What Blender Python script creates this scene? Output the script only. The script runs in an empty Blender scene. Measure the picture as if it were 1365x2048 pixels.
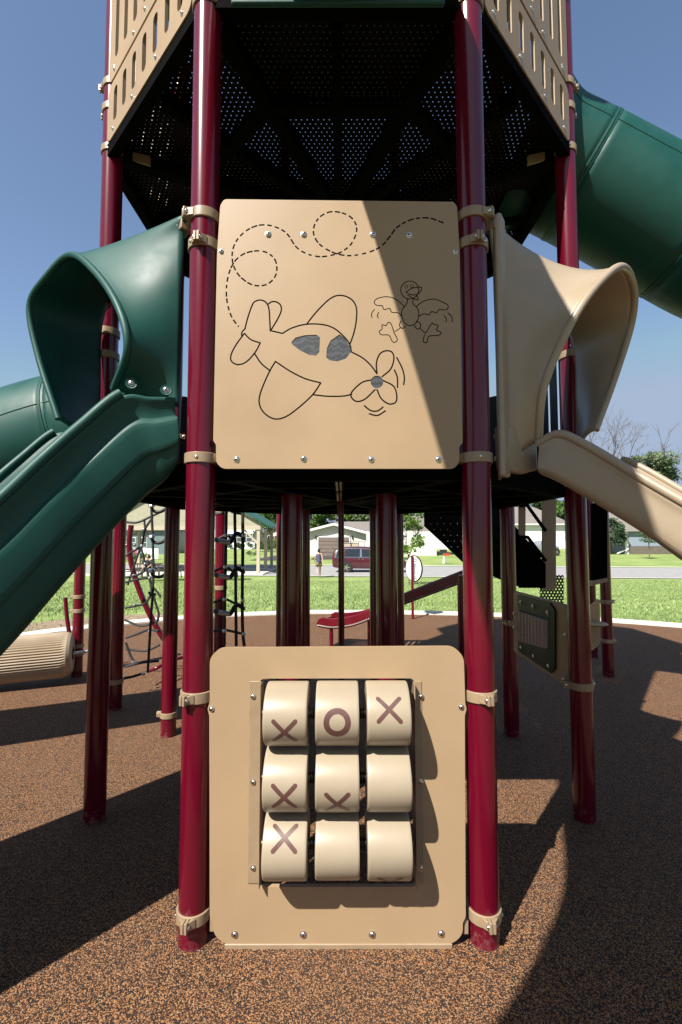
import bpy, bmesh, math, random
from math import sin, cos, pi, radians, tan, atan2, sqrt, floor
from mathutils import Vector as V, Matrix, geometry
random.seed(7)
SC = bpy.context.scene
# ------------------------------------------------------------------ camera
F, TH, H, RL = 950.0, radians(3.35), 1.68, -0.0015
CR, SR = cos(RL), sin(RL)
FW = V((0, cos(TH), sin(TH))); RT = V((1, 0, 0)); UP = V((0, -sin(TH), cos(TH)))
xc = RT*CR + UP*SR; yc = UP*CR - RT*SR; zc = -FW
cam = bpy.data.cameras.new('camera'); co = bpy.data.objects.new('camera', cam); SC.collection.objects.link(co)
M = Matrix((xc, yc, zc)).transposed().to_4x4(); M.translation = V((0, 0, H)); co.matrix_world = M
cam.sensor_fit = 'VERTICAL'; cam.sensor_height = 24.0; cam.lens = F*24.0/2048; cam.clip_end = 2000; cam.clip_start = 0.05
SC.camera = co
# ------------------------------------------------------------------ light
L = V((.77, 1.0, -1.45)).normalized()
ELEV = math.asin(-L.z); AZ = atan2(-L.x, -L.y)
w = bpy.data.worlds.new("World"); SC.world = w; w.use_nodes = True
nt = w.node_tree; bg = nt.nodes['Background']
sky = nt.nodes.new('ShaderNodeTexSky'); sky.sky_type = 'NISHITA'; sky.sun_disc = False
sky.sun_elevation = ELEV; sky.sun_rotation = AZ; sky.air_density = 1.0; sky.dust_density = 1.0; sky.ozone_density = 1.1; sky.altitude = 200
vm = nt.nodes.new('ShaderNodeVectorMath'); vm.operation = 'MINIMUM'; vm.inputs[1].default_value = (2.2, 2.75, 3.7)   # evens out the aureole round the sun
nt.links.new(sky.outputs[0], vm.inputs[0]); nt.links.new(vm.outputs[0], bg.inputs[0]); bg.inputs[1].default_value = 0.083
sl = bpy.data.lights.new('sun', 'SUN'); sl.energy = 5.0; sl.angle = radians(0.6); sl.color = (1, .95, .87)
so = bpy.data.objects.new('sun', sl); SC.collection.objects.link(so); so.rotation_euler = L.to_track_quat('-Z', 'Y').to_euler()
SC.view_settings.view_transform = 'Standard'; SC.view_settings.look = 'None'; SC.view_settings.exposure = 1.1; SC.view_settings.gamma = 1
SC.render.engine = 'CYCLES'; SC.cycles.max_bounces = 8; SC.cycles.transparent_max_bounces = 16
# ------------------------------------------------------------------ pixel helpers (measuring the photograph)
def ray(x, y):
    x -= 682.5; y -= 1024; u = x*CR+y*SR; v = -x*SR+y*CR
    d = FW*F + RT*u - UP*v
    return d/d.y
def PY(x, y, Y): return V((0, 0, H))+ray(x, y)*Y
def PN(x, y, p0, n):
    r = ray(x, y); o = V((0, 0, H)); n = V(n)
    return o + r*((V(p0)-o).dot(n)/r.dot(n))
def terr(Y):
    pts = [(-50, 0), (11.4, 0), (26, -.52), (30, -.58), (45, -.5), (60, -.15), (120, 1.2), (2000, 1.2)]
    for (a, b), (c, d) in zip(pts, pts[1:]):
        if Y <= c: return b+(d-b)*(Y-a)/(c-a)
    return 1.2
def G(x, y):                                  # ground point under a pixel
    r = ray(x, y); Y = .5
    while Y < 300:
        if H+r.z*Y <= terr(Y): break
        Y *= 1.002
    return V((r.x*Y, Y, terr(Y)))
# ------------------------------------------------------------------ materials
def newmat(n):
    m = bpy.data.materials.new(n); m.use_nodes = True
    return m, m.node_tree, m.node_tree.nodes['Principled BSDF']
def N(t, kind, **k):
    n = t.nodes.new(kind)
    for a, b in k.items(): setattr(n, a, b)
    return n
def setv(n, **k):
    for a, b in k.items(): n.inputs[a.replace('_', ' ')].default_value = b
def texc(t, scale=(1, 1, 1)):
    tc = N(t, 'ShaderNodeTexCoord'); mp = N(t, 'ShaderNodeMapping'); mp.inputs['Scale'].default_value = scale
    t.links.new(tc.outputs['Object'], mp.inputs[0]); return mp.outputs[0]
def ramp(t, fac, stops, interp='LINEAR'):
    r = N(t, 'ShaderNodeValToRGB'); r.color_ramp.interpolation = interp
    e = r.color_ramp.elements
    while len(e) < len(stops): e.new(.5)
    for i, (p, c) in enumerate(stops):
        e[i].position = p; e[i].color = (*c, 1) if len(c) == 3 else c
    t.links.new(fac, r.inputs[0]); return r.outputs[0]
def mul(c, k): return tuple(a*k for a in c)
KA = .5                                      # the photograph is exposed bright: base colours stay at real-world values
def mat(name, col, rough=.5, metal=0, spec=.5, var=.12, vs=6, bump=0, bs=200, coat=0, dust=0, dcol=(.45, .38, .32)):
    if not metal: col = mul(col, KA); dcol = mul(dcol, .6)
    m, t, b = newmat(name)
    co_ = texc(t)
    no = N(t, 'ShaderNodeTexNoise'); setv(no, Scale=vs, Detail=6.0, Roughness=.6); t.links.new(co_, no.inputs['Vector'])
    c = ramp(t, no.outputs[0], [(.3, mul(col, 1-var)), (.7, mul(col, 1+var))])
    if dust:
        n2 = N(t, 'ShaderNodeTexNoise'); setv(n2, Scale=38.0, Detail=8.0, Roughness=.75); t.links.new(co_, n2.inputs['Vector'])
        f = ramp(t, n2.outputs[0], [(.60, (0, 0, 0)), (.74, (dust,)*3)])
        mx = N(t, 'ShaderNodeMixRGB'); t.links.new(f, mx.inputs[0]); t.links.new(c, mx.inputs[1]); mx.inputs[2].default_value = (*dcol, 1); c = mx.outputs[0]
    t.links.new(c, b.inputs['Base Color'])
    rr = ramp(t, no.outputs[0], [(.3, (rough*.85,)*3), (.7, (min(1, rough*1.15),)*3)]); t.links.new(rr, b.inputs['Roughness'])
    setv(b, Metallic=metal); b.inputs['Specular IOR Level'].default_value = spec; b.inputs['Coat Weight'].default_value = coat; b.inputs['Coat Roughness'].default_value = .08
    if bump:
        n3 = N(t, 'ShaderNodeTexNoise'); setv(n3, Scale=bs, Detail=3.0); t.links.new(co_, n3.inputs['Vector'])
        bp = N(t, 'ShaderNodeBump'); setv(bp, Strength=bump, Distance=.001); t.links.new(n3.outputs[0], bp.inputs['Height']); t.links.new(bp.outputs[0], b.inputs['Normal'])
    return m
def post_mat():                               # powder-coated steel: dusty near the ground, small scuffs all over
    m = mat('maroon_powder_coat', (.185, .003, .021), rough=.24, spec=.4, var=.07, vs=3, coat=.25)
    t = m.node_tree; b = t.nodes['Principled BSDF']
    src = b.inputs['Base Color'].links[0].from_socket
    tc = N(t, 'ShaderNodeNewGeometry'); sp = N(t, 'ShaderNodeSeparateXYZ'); t.links.new(tc.outputs['Position'], sp.inputs[0])
    no = N(t, 'ShaderNodeTexNoise'); setv(no, Scale=30.0, Detail=9.0, Roughness=.75); t.links.new(tc.outputs['Position'], no.inputs['Vector'])
    hz = ramp(t, sp.outputs[2], [(.0, (.24,)*3), (.17, (0, 0, 0))])
    ad = N(t, 'ShaderNodeMath', operation='ADD'); t.links.new(no.outputs[0], ad.inputs[0]); t.links.new(hz, ad.inputs[1])
    f = ramp(t, ad.outputs[0], [(.69, (0, 0, 0)), (.9, (.6,)*3)])
    mx = N(t, 'ShaderNodeMixRGB'); t.links.new(f, mx.inputs[0]); t.links.new(src, mx.inputs[1]); mx.inputs[2].default_value = (.22, .13, .115, 1)
    t.links.new(mx.outputs[0], b.inputs['Base Color'])
    rr = ramp(t, f, [(0, (.22,)*3), (.5, (.6,)*3)]); t.links.new(rr, b.inputs['Roughness'])
    return m
MAROON = post_mat()
MAROON2 = mat('maroon_steel', (.20, .004, .016), rough=.35, var=.1, coat=.3)
TANP = mat('sandstone_sheet_plastic', (.62, .43, .25), rough=.44, var=.055, vs=2.2, bump=.6, bs=420, spec=.4, dust=.22, dcol=(.78, .6, .42))
BEIGE = mat('beige_moulded_plastic', (.56, .46, .325), rough=.36, var=.05, vs=3, bump=.15, bs=160)
BEIGE2 = mat('tan_slide_plastic', (.58, .455, .315), rough=.34, var=.06, vs=4, bump=.2, bs=220, dust=.12)
CLAMP = mat('beige_clamp_casting', (.50, .36, .225), rough=.4, var=.08, vs=14, bump=.2, bs=150)
GREEN = mat('green_slide_plastic', (.006, .10, .080), rough=.52, spec=.35, var=.10, vs=5, bump=.55, bs=260, dust=.10, dcol=(.1, .26, .22))
DGREEN = mat('dark_green_sheet', (.008, .05, .02), rough=.45, spec=.25, var=.08, vs=6)
STEEL = mat('stainless_steel', (.62, .60, .56), rough=.25, metal=1, var=.08)
GALV = mat('galvanised_steel', (.45, .46, .46), rough=.4, metal=1, var=.1)
DARKST = mat('dark_brown_steel', (.004, .0035, .0035), rough=.85, var=.2, spec=.03)
GROOVE = mat('groove_core', (.012, .010, .009), rough=.8, spec=.1)
GRAYW = None
MARK = mat('brown_mark', (.175, .078, .064), rough=.4, var=.1, vs=30)
BLACK = mat('black_rubber', (.015, .015, .017), rough=.6)
ROPE = mat('black_rope', (.03, .03, .034), rough=.7, bump=.8, bs=400)
ALU = mat('cast_aluminium', (.6, .6, .6), rough=.35, metal=1)
KA = .95; CONC = mat('concrete', (.55, .52, .46), rough=.85, var=.12, vs=4, bump=.5, bs=60)
WOOD = mat('painted_timber', (.42, .36, .27), rough=.7, var=.1); KA = .5
DARKW = mat('dark_timber', (.09, .055, .04), rough=.7)
def wind_mat():
    m, t, b = newmat('grey_routed_core'); co_ = texc(t)
    wv = N(t, 'ShaderNodeTexWave', wave_type='RINGS'); setv(wv, Scale=14.0, Distortion=9.0, Detail=3.0, Detail_Scale=2.0); t.links.new(co_, wv.inputs['Vector'])
    t.links.new(ramp(t, wv.outputs[1], [(.3, (.02, .023, .028)), (.9, (.045, .05, .058))]), b.inputs['Base Color']); setv(b, Roughness=.5); return m
GRAYW = wind_mat()
def perf_mat(name, a, b_, pitch, rad, col=(.02, .016, .016)):
    m, t, b = newmat(name); setv(b, Roughness=.7); b.inputs['Specular IOR Level'].default_value = .08; b.inputs['Base Color'].default_value = (*mul(col,.7), 1)
    tc = N(t, 'ShaderNodeTexCoord'); sp = N(t, 'ShaderNodeSeparateXYZ'); t.links.new(tc.outputs['Object'], sp.inputs[0])
    def mt(op, x, y=None, z=None):
        n = N(t, 'ShaderNodeMath', operation=op)
        for i, q in enumerate((x, y, z)):
            if q is None: continue
            if isinstance(q, (int, float)): n.inputs[i].default_value = q
            else: t.links.new(q, n.inputs[i])
        return n.outputs[0]
    u = mt('DIVIDE', sp.outputs[a], pitch); v = mt('DIVIDE', sp.outputs[b_], pitch*.87)
    row = mt('MULTIPLY', mt('FLOORED_MODULO', mt('FLOOR', v), 2.0), .5)
    uf = mt('SUBTRACT', mt('FRACT', mt('ADD', u, row)), .5); vf = mt('SUBTRACT', mt('FRACT', v), .5)
    d = mt('SQRT', mt('ADD', mt('MULTIPLY', uf, uf), mt('MULTIPLY', mt('MULTIPLY', vf, .87), mt('MULTIPLY', vf, .87))))
    hole = mt('LESS_THAN', d, rad/pitch)
    tr = N(t, 'ShaderNodeBsdfTransparent'); mx = N(t, 'ShaderNodeMixShader')
    t.links.new(hole, mx.inputs[0]); t.links.new(b.outputs[0], mx.inputs[1]); t.links.new(tr.outputs[0], mx.inputs[2])
    t.links.new(mx.outputs[0], t.nodes['Material Output'].inputs[0]); return m
PERF = perf_mat('perforated_deck_steel', 0, 1, .034, .0031, (.008, .007, .007))
PERFV = perf_mat('perforated_stringer_steel', 0, 2, .075, .0036, (.008, .007, .007))
# ------------------------------------------------------------------ mesh builder
class MB:
    def __init__(s): s.v = []; s.f = []; s.m = []; s.sm = []
    def add(s, vs, fs, mi=0, smooth=False):
        o = len(s.v); s.v += [tuple(p) for p in vs]
        for f in fs: s.f.append([i+o for i in f]); s.m.append(mi); s.sm.append(smooth)
    def box(s, c, d, rot=0, mi=0, mat3=None):
        c = V(c); x, y, z = (q/2 for q in d)
        R = mat3 if mat3 is not None else Matrix.Rotation(rot, 3, 'Z')
        vs = [c+R@V((a*x, b*y, e*z)) for a in (-1, 1) for b in (-1, 1) for e in (-1, 1)]
        s.add(vs, [(0, 1, 3, 2), (4, 6, 7, 5), (0, 4, 5, 1), (2, 3, 7, 6), (0, 2, 6, 4), (1, 5, 7, 3)], mi)
    def tube(s, path, r, n=12, mi=0, caps=True, closed=False, flat=None):
        path = [V(p) for p in path]; K = len(path); rings = []
        up = None
        for i, p in enumerate(path):
            if closed: tg = path[(i+1) % K]-path[i-1]
            else: tg = path[min(i+1, K-1)]-path[max(i-1, 0)]
            tg.normalize()
            if up is None:
                up = V((0, 0, 1)) if abs(tg.z) < .9 else V((1, 0, 0))
            a = tg.cross(up).normalized(); up = a.cross(tg).normalized()
            rr = r[i] if isinstance(r, (list, tuple)) else r
            rings.append([p+(a*cos(2*pi*j/n)+up*sin(2*pi*j/n))*rr for j in range(n)])
        vs = [q for R in rings for q in R]; fs = []
        for i in range(K if closed else K-1):
            i2 = (i+1) % K
            for j in range(n): fs.append((i*n+j, i*n+(j+1) % n, i2*n+(j+1) % n, i2*n+j))
        s.add(vs, fs, mi, True)
        if caps and not closed: s.add(rings[0], [tuple(range(n))[::-1]], mi); s.add(rings[-1], [tuple(range(n))], mi)
    def cyl(s, a, b, r, n=24, mi=0, r2=None): s.tube([a, b], [r, r if r2 is None else r2], n, mi)
    def prism(s, poly, vec, mi=0):            # planar polygon extruded by a vector
        n = len(poly); vec = V(vec); vs = [V(p) for p in poly]+[V(p)+vec for p in poly]
        s.add(vs, [tuple(range(n)), tuple(range(2*n-1, n-1, -1))]+[(i, i+n, (i+1) % n+n, (i+1) % n) for i in range(n)], mi)
    def lathe(s, prof, c=(0, 0, 0), ax=(0, 0, 1), n=20, mi=0):
        c = V(c); ax = V(ax).normalized(); a = ax.orthogonal().normalized(); b = ax.cross(a)
        vs = [c+ax*z+(a*cos(2*pi*j/n)+b*sin(2*pi*j/n))*r for r, z in prof for j in range(n)]
        fs = [(i*n+j, i*n+(j+1) % n, (i+1)*n+(j+1) % n, (i+1)*n+j) for i in range(len(prof)-1) for j in range(n)]
        s.add(vs, fs, mi, True)
    def grid(s, rows, mi=0, smooth=True, closed=False):
        n = len(rows[0]); vs = [p for R in rows for p in R]
        fs = [(i*n+j, i*n+(j+1) % n, (i+1)*n+(j+1) % n, (i+1)*n+j) for i in range(len(rows)-1) for j in range(n if closed else n-1)]
        s.add(vs, fs, mi, smooth)
    def build(s, name, mats, parent=None, origin=(0, 0, 0), bev=0, solid=0, fixn=True, seg=2):
        me = bpy.data.meshes.new(name); o3 = V(origin)
        me.from_pydata([tuple(V(p)-o3) for p in s.v], [], s.f)
        for m_ in (mats if isinstance(mats, (list, tuple)) else [mats]): me.materials.append(m_)
        me.polygons.foreach_set('material_index', s.m); me.polygons.foreach_set('use_smooth', s.sm)
        if fixn:
            bm = bmesh.new(); bm.from_mesh(me); bmesh.ops.remove_doubles(bm, verts=bm.verts, dist=1e-5)
            bmesh.ops.recalc_face_normals(bm, faces=bm.faces)
            for e in bm.edges:
                if len(e.link_faces) == 2 and e.calc_face_angle(0) > .7: e.smooth = False
            bm.to_mesh(me); bm.free()
        me.update(); ob = bpy.data.objects.new(name, me); SC.collection.objects.link(ob); ob.location = o3
        if parent is not None:
            ob.parent = parent
            ob.location = o3 - world_loc(parent)
        if solid:
            md = ob.modifiers.new('s', 'SOLIDIFY'); md.thickness = solid; md.offset = 0
        if bev:
            md = ob.modifiers.new('b', 'BEVEL'); md.width = bev; md.segments = seg; md.limit_method = 'ANGLE'; md.angle_limit = radians(40)
            md.harden_normals = False
            for p in me.polygons: p.use_smooth = True
            md2 = ob.modifiers.new('w', 'WEIGHTED_NORMAL'); md2.keep_sharp = True
        return ob
def world_loc(o):
    l = V(o.location)
    while o.parent: o = o.parent; l = l+V(o.location)
    return l
def thing(name, loc, label, cat, group=None):
    o = bpy.data.objects.new(name, None); SC.collection.objects.link(o); o.location = loc; o.empty_display_size = .2
    tag(o, label, cat, group); return o
def tag(o, label, cat, group=None):
    o['label'] = label; o['category'] = cat
    if group: o['group'] = group
    return o
def part(name, fn, mats, parent, **k):
    mb = MB(); fn(mb); return mb.build(name, mats, parent, **k)
def catmull(pts, step=8, closed=False):
    pts = [V(p) for p in pts]; n = len(pts); out = []
    rng = range(n if closed else n-1)
    for i in rng:
        p0 = pts[(i-1) % n] if (closed or i > 0) else pts[0]*2-pts[1]
        p1, p2 = pts[i], pts[(i+1) % n]
        p3 = pts[(i+2) % n] if (closed or i+2 < n) else p2*2-p1
        for k in range(step):
            t = k/step
            out.append(.5*((2*p1)+(p2-p0)*t+(2*p0-5*p1+4*p2-p3)*t*t+(3*p1-p0-3*p2+p3)*t*t*t))
    if not closed: out.append(pts[-1].copy())
    return out
def rrect(x0, x1, z0, z1, r, n=6):
    out = []
    for cx, cz, a0 in ((x1-r, z1-r, 0), (x0+r, z1-r, 90), (x0+r, z0+r, 180), (x1-r, z0+r, 270)):
        for k in range(n+1):
            a = radians(a0+90*k/n); out.append((cx+r*cos(a), cz+r*sin(a)))
    return out
def slot(x, z0, z1, w_, n=5):
    r = w_/2; out = []
    for k in range(n+1): a = pi*k/n; out.append((x+r*cos(a), z1-r+r*sin(a)))
    for k in range(n+1): a = pi+pi*k/n; out.append((x+r*cos(a), z0+r+r*sin(a)))
    return out
# sheet with real cut-outs (holes) and routed grooves (strokes / pockets), built by constrained triangulation
def sheet(outline, holes=(), grooves=(), pockets=(), th=.019, dg=.004):
    vs = []; fs = []; cls = []
    def addp(p, c):
        if len(p) < 3: return
        a = sum(p[i][0]*p[(i+1) % len(p)][1]-p[(i+1) % len(p)][0]*p[i][1] for i in range(len(p)))
        if a < 0: p = p[::-1]
        o = len(vs); vs.extend(V((q[0], q[1])) for q in p); fs.append(list(range(o, o+len(p)))); cls.append(c)
    addp(list(outline), 0)
    for h in holes: addp(list(h), 3)
    for h in grooves: addp(list(h), 1)
    for h in pockets: addp(list(h), 2)
    rv, re, rf, ov, oe, of = geometry.delaunay_2d_cdt(vs, [], fs, 1, 1e-6)
    mb = MB(); kinds = {}; edges = {}
    def depth(k): return {0: 0., 1: dg, 2: dg*.6}[k]
    for f, src in zip(rf, of):
        ks = [cls[i] for i in src]
        if 0 not in ks: continue
        k = max(ks)
        if k != 3: kinds[tuple(f)] = k
        for i in range(len(f)): edges.setdefault((min(f[i], f[(i+1) % len(f)]), max(f[i], f[(i+1) % len(f)])), []).append(k)
    # coordinates (x, y=depth, z)
    for f, k in kinds.items():
        mb.add([(rv[i][0], depth(k), rv[i][1]) for i in f], [tuple(range(len(f)))], {0: 0, 1: 1, 2: 2}[k])
        mb.add([(rv[i][0], th, rv[i][1]) for i in f][::-1], [tuple(range(len(f)))], 0)
    for (a, b), ks in edges.items():
        A, B = rv[a], rv[b]
        if len(ks) == 1:
            if ks[0] == 3: continue
            d0, d1, mi = depth(ks[0]), th, 0
        elif ks[0] == ks[1]: continue
        elif 3 in ks: d0, d1, mi = depth(min(ks)), th, 0
        else: d0, d1 = depth(ks[0]), depth(ks[1]); mi = 1 if 1 in ks else 0
        mb.add([(A[0], d0, A[1]), (B[0], d0, B[1]), (B[0], d1, B[1]), (A[0], d1, A[1])], [(0, 1, 2, 3)], mi)
    return mb
def stroke(path, w_, dash=None):
    out = []; h = w_/2
    def seg(a, b):
        d = (b-a);
        if d.length < 1e-7: return
        d.normalize(); n = V((-d.y, d.x))*h
        out.append([(a+n)[:], (b+n)[:], (b-n)[:], (a-n)[:]])
    def dot(c): out.append([(c.x+h*.98*cos(2*pi*k/8+.2), c.y+h*.98*sin(2*pi*k/8+.2)) for k in range(8)])
    path = [V(p[:2]) for p in path]
    if dash is None:
        for a, b in zip(path, path[1:]): seg(a, b); dot(a)
        dot(path[-1])
    else:
        on, off = dash; acc = 0
        for a, b in zip(path, path[1:]):
            l = (b-a).length
            if (acc % (on+off)) < on: seg(a, b+(b-a)*.02)
            acc += l
    return out
def xform(mb, M4):
    mb.v = [tuple(M4 @ V(p)) for p in mb.v]; return mb
def facing(p, nrm):                            # matrix: local x along plane, local -y = outward normal, z up
    n = V(nrm).normalized(); x = V((0, 0, 1)).cross(-n).normalized()*-1
    x = V((-n.y, n.x, 0)).normalized()
    m = Matrix((x, -n, V((0, 0, 1)))).transposed().to_4x4(); m.translation = V(p); return m
def bolt(parent, p, nrm=(0, -1, 0), r=.0115, name='bolt'):
    mb = MB(); n = V(nrm).normalized()
    mb.lathe([(r*1.25, -.002), (r*1.25, .0015), (r, .002), (r*.85, .0058), (r*.5, .0078), (r*.36, .008)], p, n, 16)
    mb.lathe([(r*.36, .008), (r*.33, .0045), (0, .0045)], p, n, 6, mi=1)
    return mb.build(name, [STEEL, BLACK], parent)
def smoothstep(a, b, x):
    t = max(0, min(1, (x-a)/(b-a))); return t*t*(3-2*t)
# ================================================================== GROUND
def ground_mats():
    m, t, b = newmat('rubber_granules'); c = texc(t)
    vo = N(t, 'ShaderNodeTexVoronoi'); setv(vo, Scale=245.0, Randomness=1.0); t.links.new(c, vo.inputs['Vector'])
    sp = N(t, 'ShaderNodeSeparateColor'); t.links.new(vo.outputs['Color'], sp.inputs[0])
    n1 = N(t, 'ShaderNodeTexNoise'); setv(n1, Scale=100.0, Detail=3.0); t.links.new(c, n1.inputs['Vector'])
    ad = N(t, 'ShaderNodeMath', operation='MULTIPLY_ADD'); ad.inputs[1].default_value = .9; t.links.new(n1.outputs[0], ad.inputs[0])
    t.links.new(sp.outputs[0], ad.inputs[2])
    sb = N(t, 'ShaderNodeMath', operation='SUBTRACT'); t.links.new(ad.outputs[0], sb.inputs[0]); sb.inputs[1].default_value = .45
    col = ramp(t, sb.outputs[0], [(0, (.005, .005, .006)), (.53, (.012, .010, .010)), (.56, (.10, .034, .011)), (.70, (.25, .098, .032)), (.86, (.34, .165, .066)), (1, (.30, .19, .11))])
    n2 = N(t, 'ShaderNodeTexNoise'); setv(n2, Scale=.9, Detail=7.0, Roughness=.6); t.links.new(c, n2.inputs['Vector'])
    wear = ramp(t, n2.outputs[0], [(.3, (0, 0, 0)), (.75, (.38,)*3)])
    mx = N(t, 'ShaderNodeMixRGB'); t.links.new(wear, mx.inputs[0]); t.links.new(col, mx.inputs[1]); mx.inputs[2].default_value = (.13, .082, .054, 1)
    t.links.new(mx.outputs[0], b.inputs['Base Color']); setv(b, Roughness=.85); b.inputs['Specular IOR Level'].default_value = .25
    bp = N(t, 'ShaderNodeBump'); setv(bp, Strength=.9, Distance=.004); bp.invert = True; t.links.new(vo.outputs['Distance'], bp.inputs['Height']); t.links.new(bp.outputs[0], b.inputs['Normal'])
    g, t, b = newmat('lawn'); c = texc(t)
    n1 = N(t, 'ShaderNodeTexNoise'); setv(n1, Scale=14.0, Detail=9.0, Roughness=.8); t.links.new(c, n1.inputs['Vector'])
    n2 = N(t, 'ShaderNodeTexNoise'); setv(n2, Scale=.35, Detail=4.0); t.links.new(c, n2.inputs['Vector'])
    c1 = ramp(t, n1.outputs[0], [(.33, (.075, .12, .025)), (.5, (.19, .26, .075)), (.66, (.36, .41, .19))])
    c2 = ramp(t, n2.outputs[0], [(.35, (.75, .8, .6)), (.65, (1.15, 1.1, 1.0))])
    mx = N(t, 'ShaderNodeMixRGB', blend_type='MULTIPLY'); mx.inputs[0].default_value = 1; t.links.new(c1, mx.inputs[1]); t.links.new(c2, mx.inputs[2])
    t.links.new(mx.outputs[0], b.inputs['Base Color']); setv(b, Roughness=.8)
    bp = N(t, 'ShaderNodeBump'); setv(bp, Strength=.8, Distance=.03); t.links.new(n1.outputs[0], bp.inputs['Height']); t.links.new(bp.outputs[0], b.inputs['Normal'])
    return m, g
RUB, LAWN = ground_mats()
ASPH = mat('asphalt', (.50, .49, .48), rough=.9, var=.12, vs=3, bump=.4, bs=40)
ASPHD = mat('dark_asphalt', (.07, .07, .075), rough=.9, var=.15, vs=3)
def struct(mb, name, m_, **k):
    o = mb.build(name, m_, None, **k); o['kind'] = 'structure'; return o
def gmesh(x0, x1, ys, dz, xs=None):
    mb = MB(); xs = xs or [x0+(x1-x0)*i/8 for i in range(9)]
    mb.grid([[(x, y, terr(y)+dz) for x in xs] for y in ys], smooth=False); return mb
YS = [-60, -5, 11.4, 15, 20, 26, 30, 36, 45, 52, 60, 80, 120, 300, 900]
struct(gmesh(-700, 700, YS, -.012), 'lawn', LAWN)
curb_px = [(60, 1275), (150, 1263), (250, 1251), (320, 1244), (440, 1235), (600, 1229), (700, 1228), (860, 1230), (1000, 1234), (1215, 1245), (1365, 1256)]
cp = [G(*p) for p in curb_px]; cp = [V((p.x, p.y, 0)) for p in cp]
cp = [V((-9.5, -6, 0)), V((-8.4, 1.5, 0)), V((-7.2, 5.6, 0))]+cp+[V((8.6, 8.0, 0)), V((10.5, 5, 0)), V((11.5, 0, 0)), V((11, -6, 0))]
cs = catmull(cp, 6)
mb = MB(); mb.add(cs, [tuple(range(len(cs)))]); struct(mb, 'rubber_surface', RUB)
mb = MB(); rows = []
for i, p in enumerate(cs):
    d = (cs[min(i+1, len(cs)-1)]-cs[max(i-1, 0)]).normalized(); n = V((-d.y, d.x, 0))
    rows.append([p+V((0, 0, -.02)), p+V((0, 0, .03)), p+n*.42+V((0, 0, .03)), p+n*.42+V((0, 0, -.1))])
mb.grid(rows, smooth=False); struct(mb, 'concrete_curb', CONC)
# street runs slightly slanted across the view
sa, sb_ = G(560, 1148), G(1300, 1163)
def sline(k, dz):
    a = V((-120, sa.y+(-120-sa.x)*(sb_.y-sa.y)/(sb_.x-sa.x)*.35+k, 0)); b = V((120, sa.y-.5+k, 0)); return a, b
mb = MB(); ys = [25.5, 28, 31, 36, 41.5]
def sheetstrip(y0, y1, slope, dz, m_, name, hgt=0):
    mb = MB(); rows = []
    for k in range(5):
        q = k/4; rows.append([(x, y0+(y1-y0)*q+slope*x, terr(y0+(y1-y0)*q+slope*x)+dz) for x in [-150+10*i for i in range(31)]])
    mb.grid(rows, smooth=False); return struct(mb, name, m_)
SL = -.13
sheetstrip(29.6, 40.5, SL, .006, ASPH, 'street')
sheetstrip(29.2, 29.6, SL, .03, CONC, 'near_kerb'); sheetstrip(40.5, 41.1, SL, .05, CONC, 'far_kerb')
mb = MB(); mb.add([G(622, 1119)+V((0, 0, .02)), G(760, 1119)+V((0, 0, .02)), G(742, 1110)+V((0, 0, .02)), G(634, 1110)+V((0, 0, .02))], [(0, 1, 2, 3)]); struct(mb, 'driveway', ASPHD)
mb = MB(); mb.add([G(500, 1121)+V((0, 0, .03)), G(560, 1121)+V((0, 0, .03)), G(575, 1109)+V((0, 0, .03)), G(548, 1112)+V((0, 0, .03))], [(0, 1, 2, 3)]); struct(mb, 'side_driveway', ASPHD)
DIRT = mat('bare_soil', (.42, .30, .20), rough=.95, var=.3, vs=5)
mb = MB(); dp = [G(*p)+V((0, 0, .004)) for p in ((40, 1268), (120, 1259), (245, 1246), (320, 1238), (330, 1228), (240, 1231), (120, 1240), (40, 1250))]
mb.add(dp, [tuple(range(8))]); struct(mb, 'bare_soil', DIRT)
# grass blades standing on the near lawn
BLADE = mat('grass_blades', (.36, .50, .17), rough=.6, var=.5, vs=3)
def inside(x, y):
    pl = cs; c = False; j = len(pl)-1
    for i in range(len(pl)):
        if (pl[i].y > y) != (pl[j].y > y) and x < (pl[j].x-pl[i].x)*(y-pl[i].y)/(pl[j].y-pl[i].y)+pl[i].x: c = not c
        j = i
    return c
mb = MB()
for k in range(70000):
    y = 8.5+17*random.random()**1.5; x = random.uniform(-.75, .75)*y
    if y < 12.5 and (inside(x, y) or inside(x*.965, y-.4)): continue
    if x < -2.2 and y < 11.6+.2*x+random.random() and random.random() < .85: continue
    z = terr(y)-.015; h = random.uniform(.03, .075); a = random.random()*pi; wd = random.uniform(.008, .02)
    dx, dy = cos(a)*wd, sin(a)*wd; lx, ly = random.uniform(-.03, .03), random.uniform(-.03, .03)
    mb.v += [(x-dx, y-dy, z), (x+dx, y+dy, z), (x+lx, y+ly, z+h)]; n = len(mb.v); mb.f.append([n-3, n-2, n-1]); mb.m.append(0); mb.sm.append(False)
g = mb.build('grass', BLADE, fixn=False); g['kind'] = 'stuff'; g['label'] = 'short green lawn grass beyond the pale kerb'
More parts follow.
